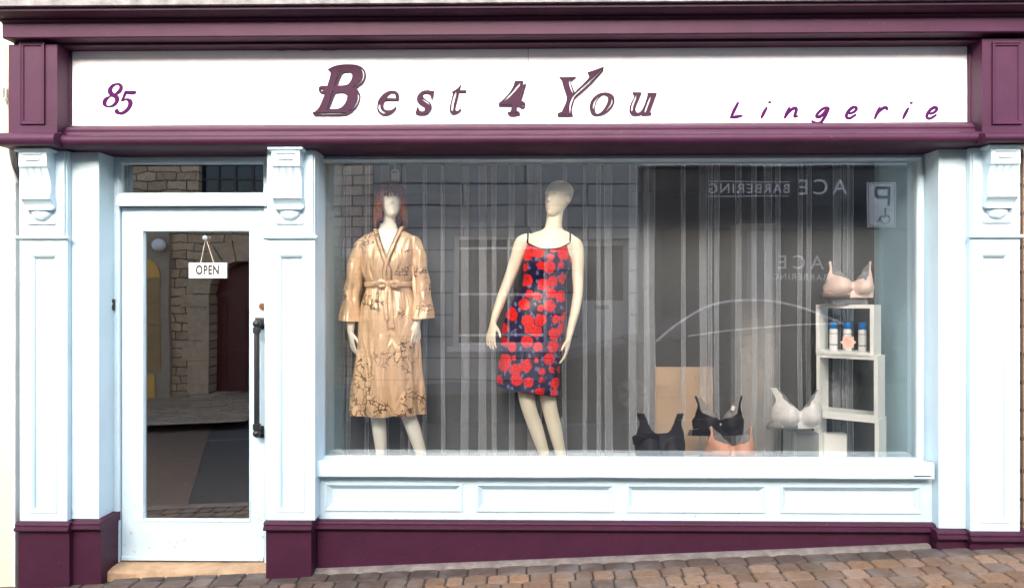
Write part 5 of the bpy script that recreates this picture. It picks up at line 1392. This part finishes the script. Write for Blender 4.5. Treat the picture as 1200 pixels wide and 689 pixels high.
def rlet(body, pxc, pyc, size, mat=LIGHTS, sp=1.1, sx=1.0, sz=1.0, parent=fs, yy=YF + 0.031, bold=0):
    bm = textbm(body, size, 0.008, space=sp, bold=bold); bm.transform(FR((mx(pxc), yy, mz(pyc)), 1, sx, sz)); return obj('lettering', bm, mat, parent)
rlet('ACE', 963.5, 221, 0.40, sp=1.35)
rlet('BARBERING', 877.5, 222, 0.245, sp=1.18, sx=1.02)
for py in (213.5, 230):
    obj('rule_line', MB().box((mx(830), YF + .026, mz(py) - .007), (mx(924), YF + .032, mz(py) + .007)), LIGHTS, fs)
rlet('ACE', 943, 309, 0.38, sp=1.45, parent=bw, yy=YF - .168)
rlet('BARBERING', 942, 326, 0.17, sp=1.25, parent=bw, yy=YF - .168)
obj('roof', MB().prism_x([(YF + .3, TOPZ + .002), (YF + .3, TOPZ + .1), (YF - 4, TOPZ + 2.4), (YF - 4.2, TOPZ + 2.3), (YF - 4.0, TOPZ + .002)], bx0_, bx1_), SLATE, bs_)
# disabled parking plate
YP = YF + 0.45
def px2(p): return M(p, 344, YP).x
def pz2(p): return M(600, p, YP).z
ps = thing('parking_sign', 'grey and white disabled parking plate with P and wheelchair symbol', 'sign', (px2(1033), YP, g(px2(1033))))
a, b_ = (px2(1016), YP, pz2(267)), (px2(1050), YP + 0.01, pz2(215))
obj('plate', MB().box(a, b_, 0.003), paint('plate_grey', (0.85, 0.86, 0.86), .5), ps)
mb = MB(); t_ = .012; pc_x, pc_z = (a[0] + b_[0]) / 2, (a[2] + b_[2]) / 2; hw_, hh_ = (b_[0] - a[0]) / 2, (b_[2] - a[2]) / 2
mb.frame_xz(pc_x - hw_ + .02, pc_z - hh_ + .02, pc_x + hw_ - .02, pc_z + hh_ - .02, [(0, YP + .0105), (0, YP + .013), (t_, YP + .013), (t_, YP + .0105)]); obj('border', mb, INK, ps)
def q2(p, r): return (px2(p), pz2(r))
mb = MB(); ya, yb = YP + .0105, YP + .016
for (a0, b0, a1_, b1) in ((1040.2, 219.5, 1043.4, 242), (1027, 219.5, 1040, 223), (1025, 221, 1028.2, 232), (1027, 230.5, 1040, 233.8)):
    u0, u1 = q2(a0, b0), q2(a1_, b1); mb.box((u0[0], ya, u1[1]), (u1[0], yb, u0[1]))
obj('letter', mb, INK, ps)
mb = MB(); cz_ = q2(1037, 257.5); rr_ = px2(1042.5) - px2(1037)
mb.tube([(cz_[0] + rr_ * math.cos(R(a_)), YP + .014, cz_[1] + rr_ * math.sin(R(a_))) for a_ in range(-175, 80, 15)], .013, 6)
mb.tube([(*q2(p_, r_)[:1], YP + .014, q2(p_, r_)[1]) for p_, r_ in ((1037.4, 248), (1037.4, 254.6), (1031.5, 255), (1029.5, 260.5), (1027.5, 260))], .013, 6); mb.ball((px2(1037.4), YP + .014, pz2(245.6)), (.024, .008, .024), 10)
obj('wheelchair_symbol', mb, INK, ps)
obj('post', MB().cyl((pc_x, YP - .035, (b_[2] + g(pc_x) - .1) / 2), (0, 0, 1), .03, b_[2] - g(pc_x) + .1, 16), GREYP, ps)

# parked car behind the camera
YCN = -5.15
car = thing('parked_car', 'dark parked car with bright window trim, mirrored behind the curtains', 'car', (M(860, 344, YCN - .85).x, YCN - 0.86, g(1.5) - 0.11))
gz_ = g(M(860, 344, YCN).x) - 0.11
def cp(px, py, dy=0): w_ = M(px, py, YCN - dy); return w_
# side profile in X,Z (nose to the left): traced and closed
wf, wrr = cp(742, 458), cp(985, 458)
LZ = lambda h: gz_ + h
X = lambda px: cp(px, 344).x
prof = [(X(655), .38), (X(650), .55), (X(655), .74), (X(690), .86), (X(745), .96), (X(770), 1.0), (X(1035), 1.08), (X(1062), 1.02), (X(1068), .70), (X(1062), .38), (X(1040), .26), (X(680), .24)]
slope = math.atan(0.0476)
def carpt(x, h): return (x, LZ(h) + (x - X(860)) * 0.0476)
mb = MB()
segs = smoothloop([(x, h) for x, h in prof], True, 4)
rings = []
for (yy, k_) in ((0, .90), (-.04, .97), (-.10, 1.0), (-.86, 1.0), (-1.62, 1.0), (-1.68, .97), (-1.72, .90)):
    cxm, chm = X(860), .62
    rings.append([(lambda q: (q[0], YCN + yy, q[1]))(carpt(cxm + (x - cxm) * (0.98 + .02 * (k_ - .9) * 10), chm + (h - chm) * (k_ * .5 + .5))) for x, h in segs])
mb.loft(rings); body = obj('body', mb, CARP, car, 'auto')
mb = MB()
gp = [(X(770), .99), (X(800), 1.22), (X(835), 1.38), (X(870), 1.44), (X(920), 1.44), (X(965), 1.37), (X(1000), 1.24), (X(1030), 1.06)]
gs = smoothloop(gp, False, 5)
rings = []
for yy, sh_ in ((-.06, 0.0), (-.11, .55), (-.24, 1.0), (-1.48, 1.0), (-1.61, .55), (-1.66, 0.0)):
    rings.append([(lambda q: (q[0], YCN + yy, q[1]))(carpt(x, 1.0 + (h - 1.0) * (.25 + .75 * sh_) if sh_ < 1 else h)) for x, h in gs])
mb.loft(rings, False, False)
obj('cabin', mb, [CARP], body, 'auto')
# side glass and trim coloured white for its shine
gl = [(p[0], p[1]) for p in [(X(800), 1.06), (X(815), 1.18), (X(840), 1.30), (X(872), 1.36), (X(920), 1.36), (X(960), 1.29), (X(988), 1.13), (X(985), 1.10), (X(900), 1.07)]]
mb = MB(); gl_s = [carpt(*p) for p in smoothloop(gl, True, 3)]
mb.prism_y(gl_s, YCN - .06, YCN - .035); obj('side_window', mb, DARKGL, car)
mb = MB()
def trim(pts, r_=0.016): mb.tube([M(x, y_, YCN + 0.0) for x, y_ in smoothloop(pts, False, 6)], r_, 8)
trim([(770, 400), (785, 387), (800, 376), (825, 361), (850, 354), (880, 352), (910, 354), (940, 361), (965, 370), (988, 379)])
obj('roof_trim', mb, TRIM_SHINE, car, True)
mb = MB(); trim([(807, 394), (850, 388), (900, 383), (945, 380), (988, 379)], 0.012); obj('waist_trim', mb, TRIM_SHINE, car, True)
for wxp in (742, 985):
    for yy in (-.10, -1.60):
        c = Vector((X(wxp), YCN + yy, 0)); c.z = gz_ + .31 + (c.x - X(860)) * .0476
        mb = MB(); mb.cyl(c, (0, 1, 0), .31, .20, 36); wh = obj('wheel', mb, TYRE, car, 'auto')
        mb = MB(); f_ = .105 if yy > -1 else -.105
        mb.cyl(c + Vector((0, f_, 0)), (0, 1, 0), .20, .012, 32)
        obj('hub', mb, GREYP, wh, 'auto')
        mb = MB()
        for k in range(7):
            a = 2 * math.pi * k / 7; d = Vector((math.cos(a), 0, math.sin(a))); mb.tube([c + Vector((0, f_ * 1.1, 0)) + d * .03, c + Vector((0, f_ * 1.1, 0)) + d * .20], [.022, .016], 8)
        mb.tube([c + Vector((.205 * math.cos(R(a_)), f_ * 1.1, .205 * math.sin(R(a_)))) for a_ in range(0, 361, 15)], .012, 6)
        obj('rim', mb, ALLOY, wh, True)
mb = MB(); mb.ball(carpt(X(792), 1.04)[0:1] + (YCN + .06,) + carpt(X(792), 1.04)[1:], (.10, .05, .07), 14); obj('wing_mirror', mb, CARP, body, True)
mb = MB(); mb.ball((X(657), YCN - .25, carpt(X(657), .66)[1]), (.05, .16, .08), 14); obj('headlight', mb, OFFW, body, True)

# ================================================================== LIGHT, WORLD, CAMERA
w = bpy.data.worlds.new("World"); scene.world = w; w.use_nodes = True
nt = w.node_tree; bg = nt.nodes['Background']
sky = nt.nodes.new('ShaderNodeTexSky'); sky.sky_type = 'NISHITA'; sky.sun_disc = False
SUN_EL, SUN_AZ = R(30), R(188)
sky.sun_elevation = SUN_EL; sky.sun_rotation = SUN_AZ; sky.air_density = 1.0; sky.dust_density = 4.0; sky.ozone_density = 1.0
L(nt, sky.outputs[0], bg.inputs[0]); bg.inputs[1].default_value = 0.15
sd = bpy.data.lights.new('sun', 'SUN'); sd.energy = 1.0; sd.angle = R(45); sd.color = (1, 0.96, 0.92)
so = bpy.data.objects.new('sun', sd); COL.objects.link(so); so.location = (0, -8, 9)
dirv = Vector((math.sin(SUN_AZ) * math.cos(SUN_EL), math.cos(SUN_AZ) * math.cos(SUN_EL), math.sin(SUN_EL)))
so.rotation_euler = dirv.to_track_quat('Z', 'Y').to_euler()
cd = bpy.data.cameras.new('camera'); cam = bpy.data.objects.new('camera', cd); COL.objects.link(cam)
cd.sensor_width = 36; cd.lens = F / 1200 * 36; cd.clip_end = 500; cd.clip_start = 0.05
cam.location = (0, CAMY, CAMZ); cam.rotation_euler = (R(90), 0, YAW)
scene.camera = cam
scene.view_settings.view_transform = 'Standard'; scene.view_settings.look = 'None'
scene.view_settings.exposure = 2.32; scene.view_settings.gamma = 1
scene.cycles.max_bounces = 10; scene.cycles.transparent_max_bounces = 40; scene.cycles.use_denoising = True
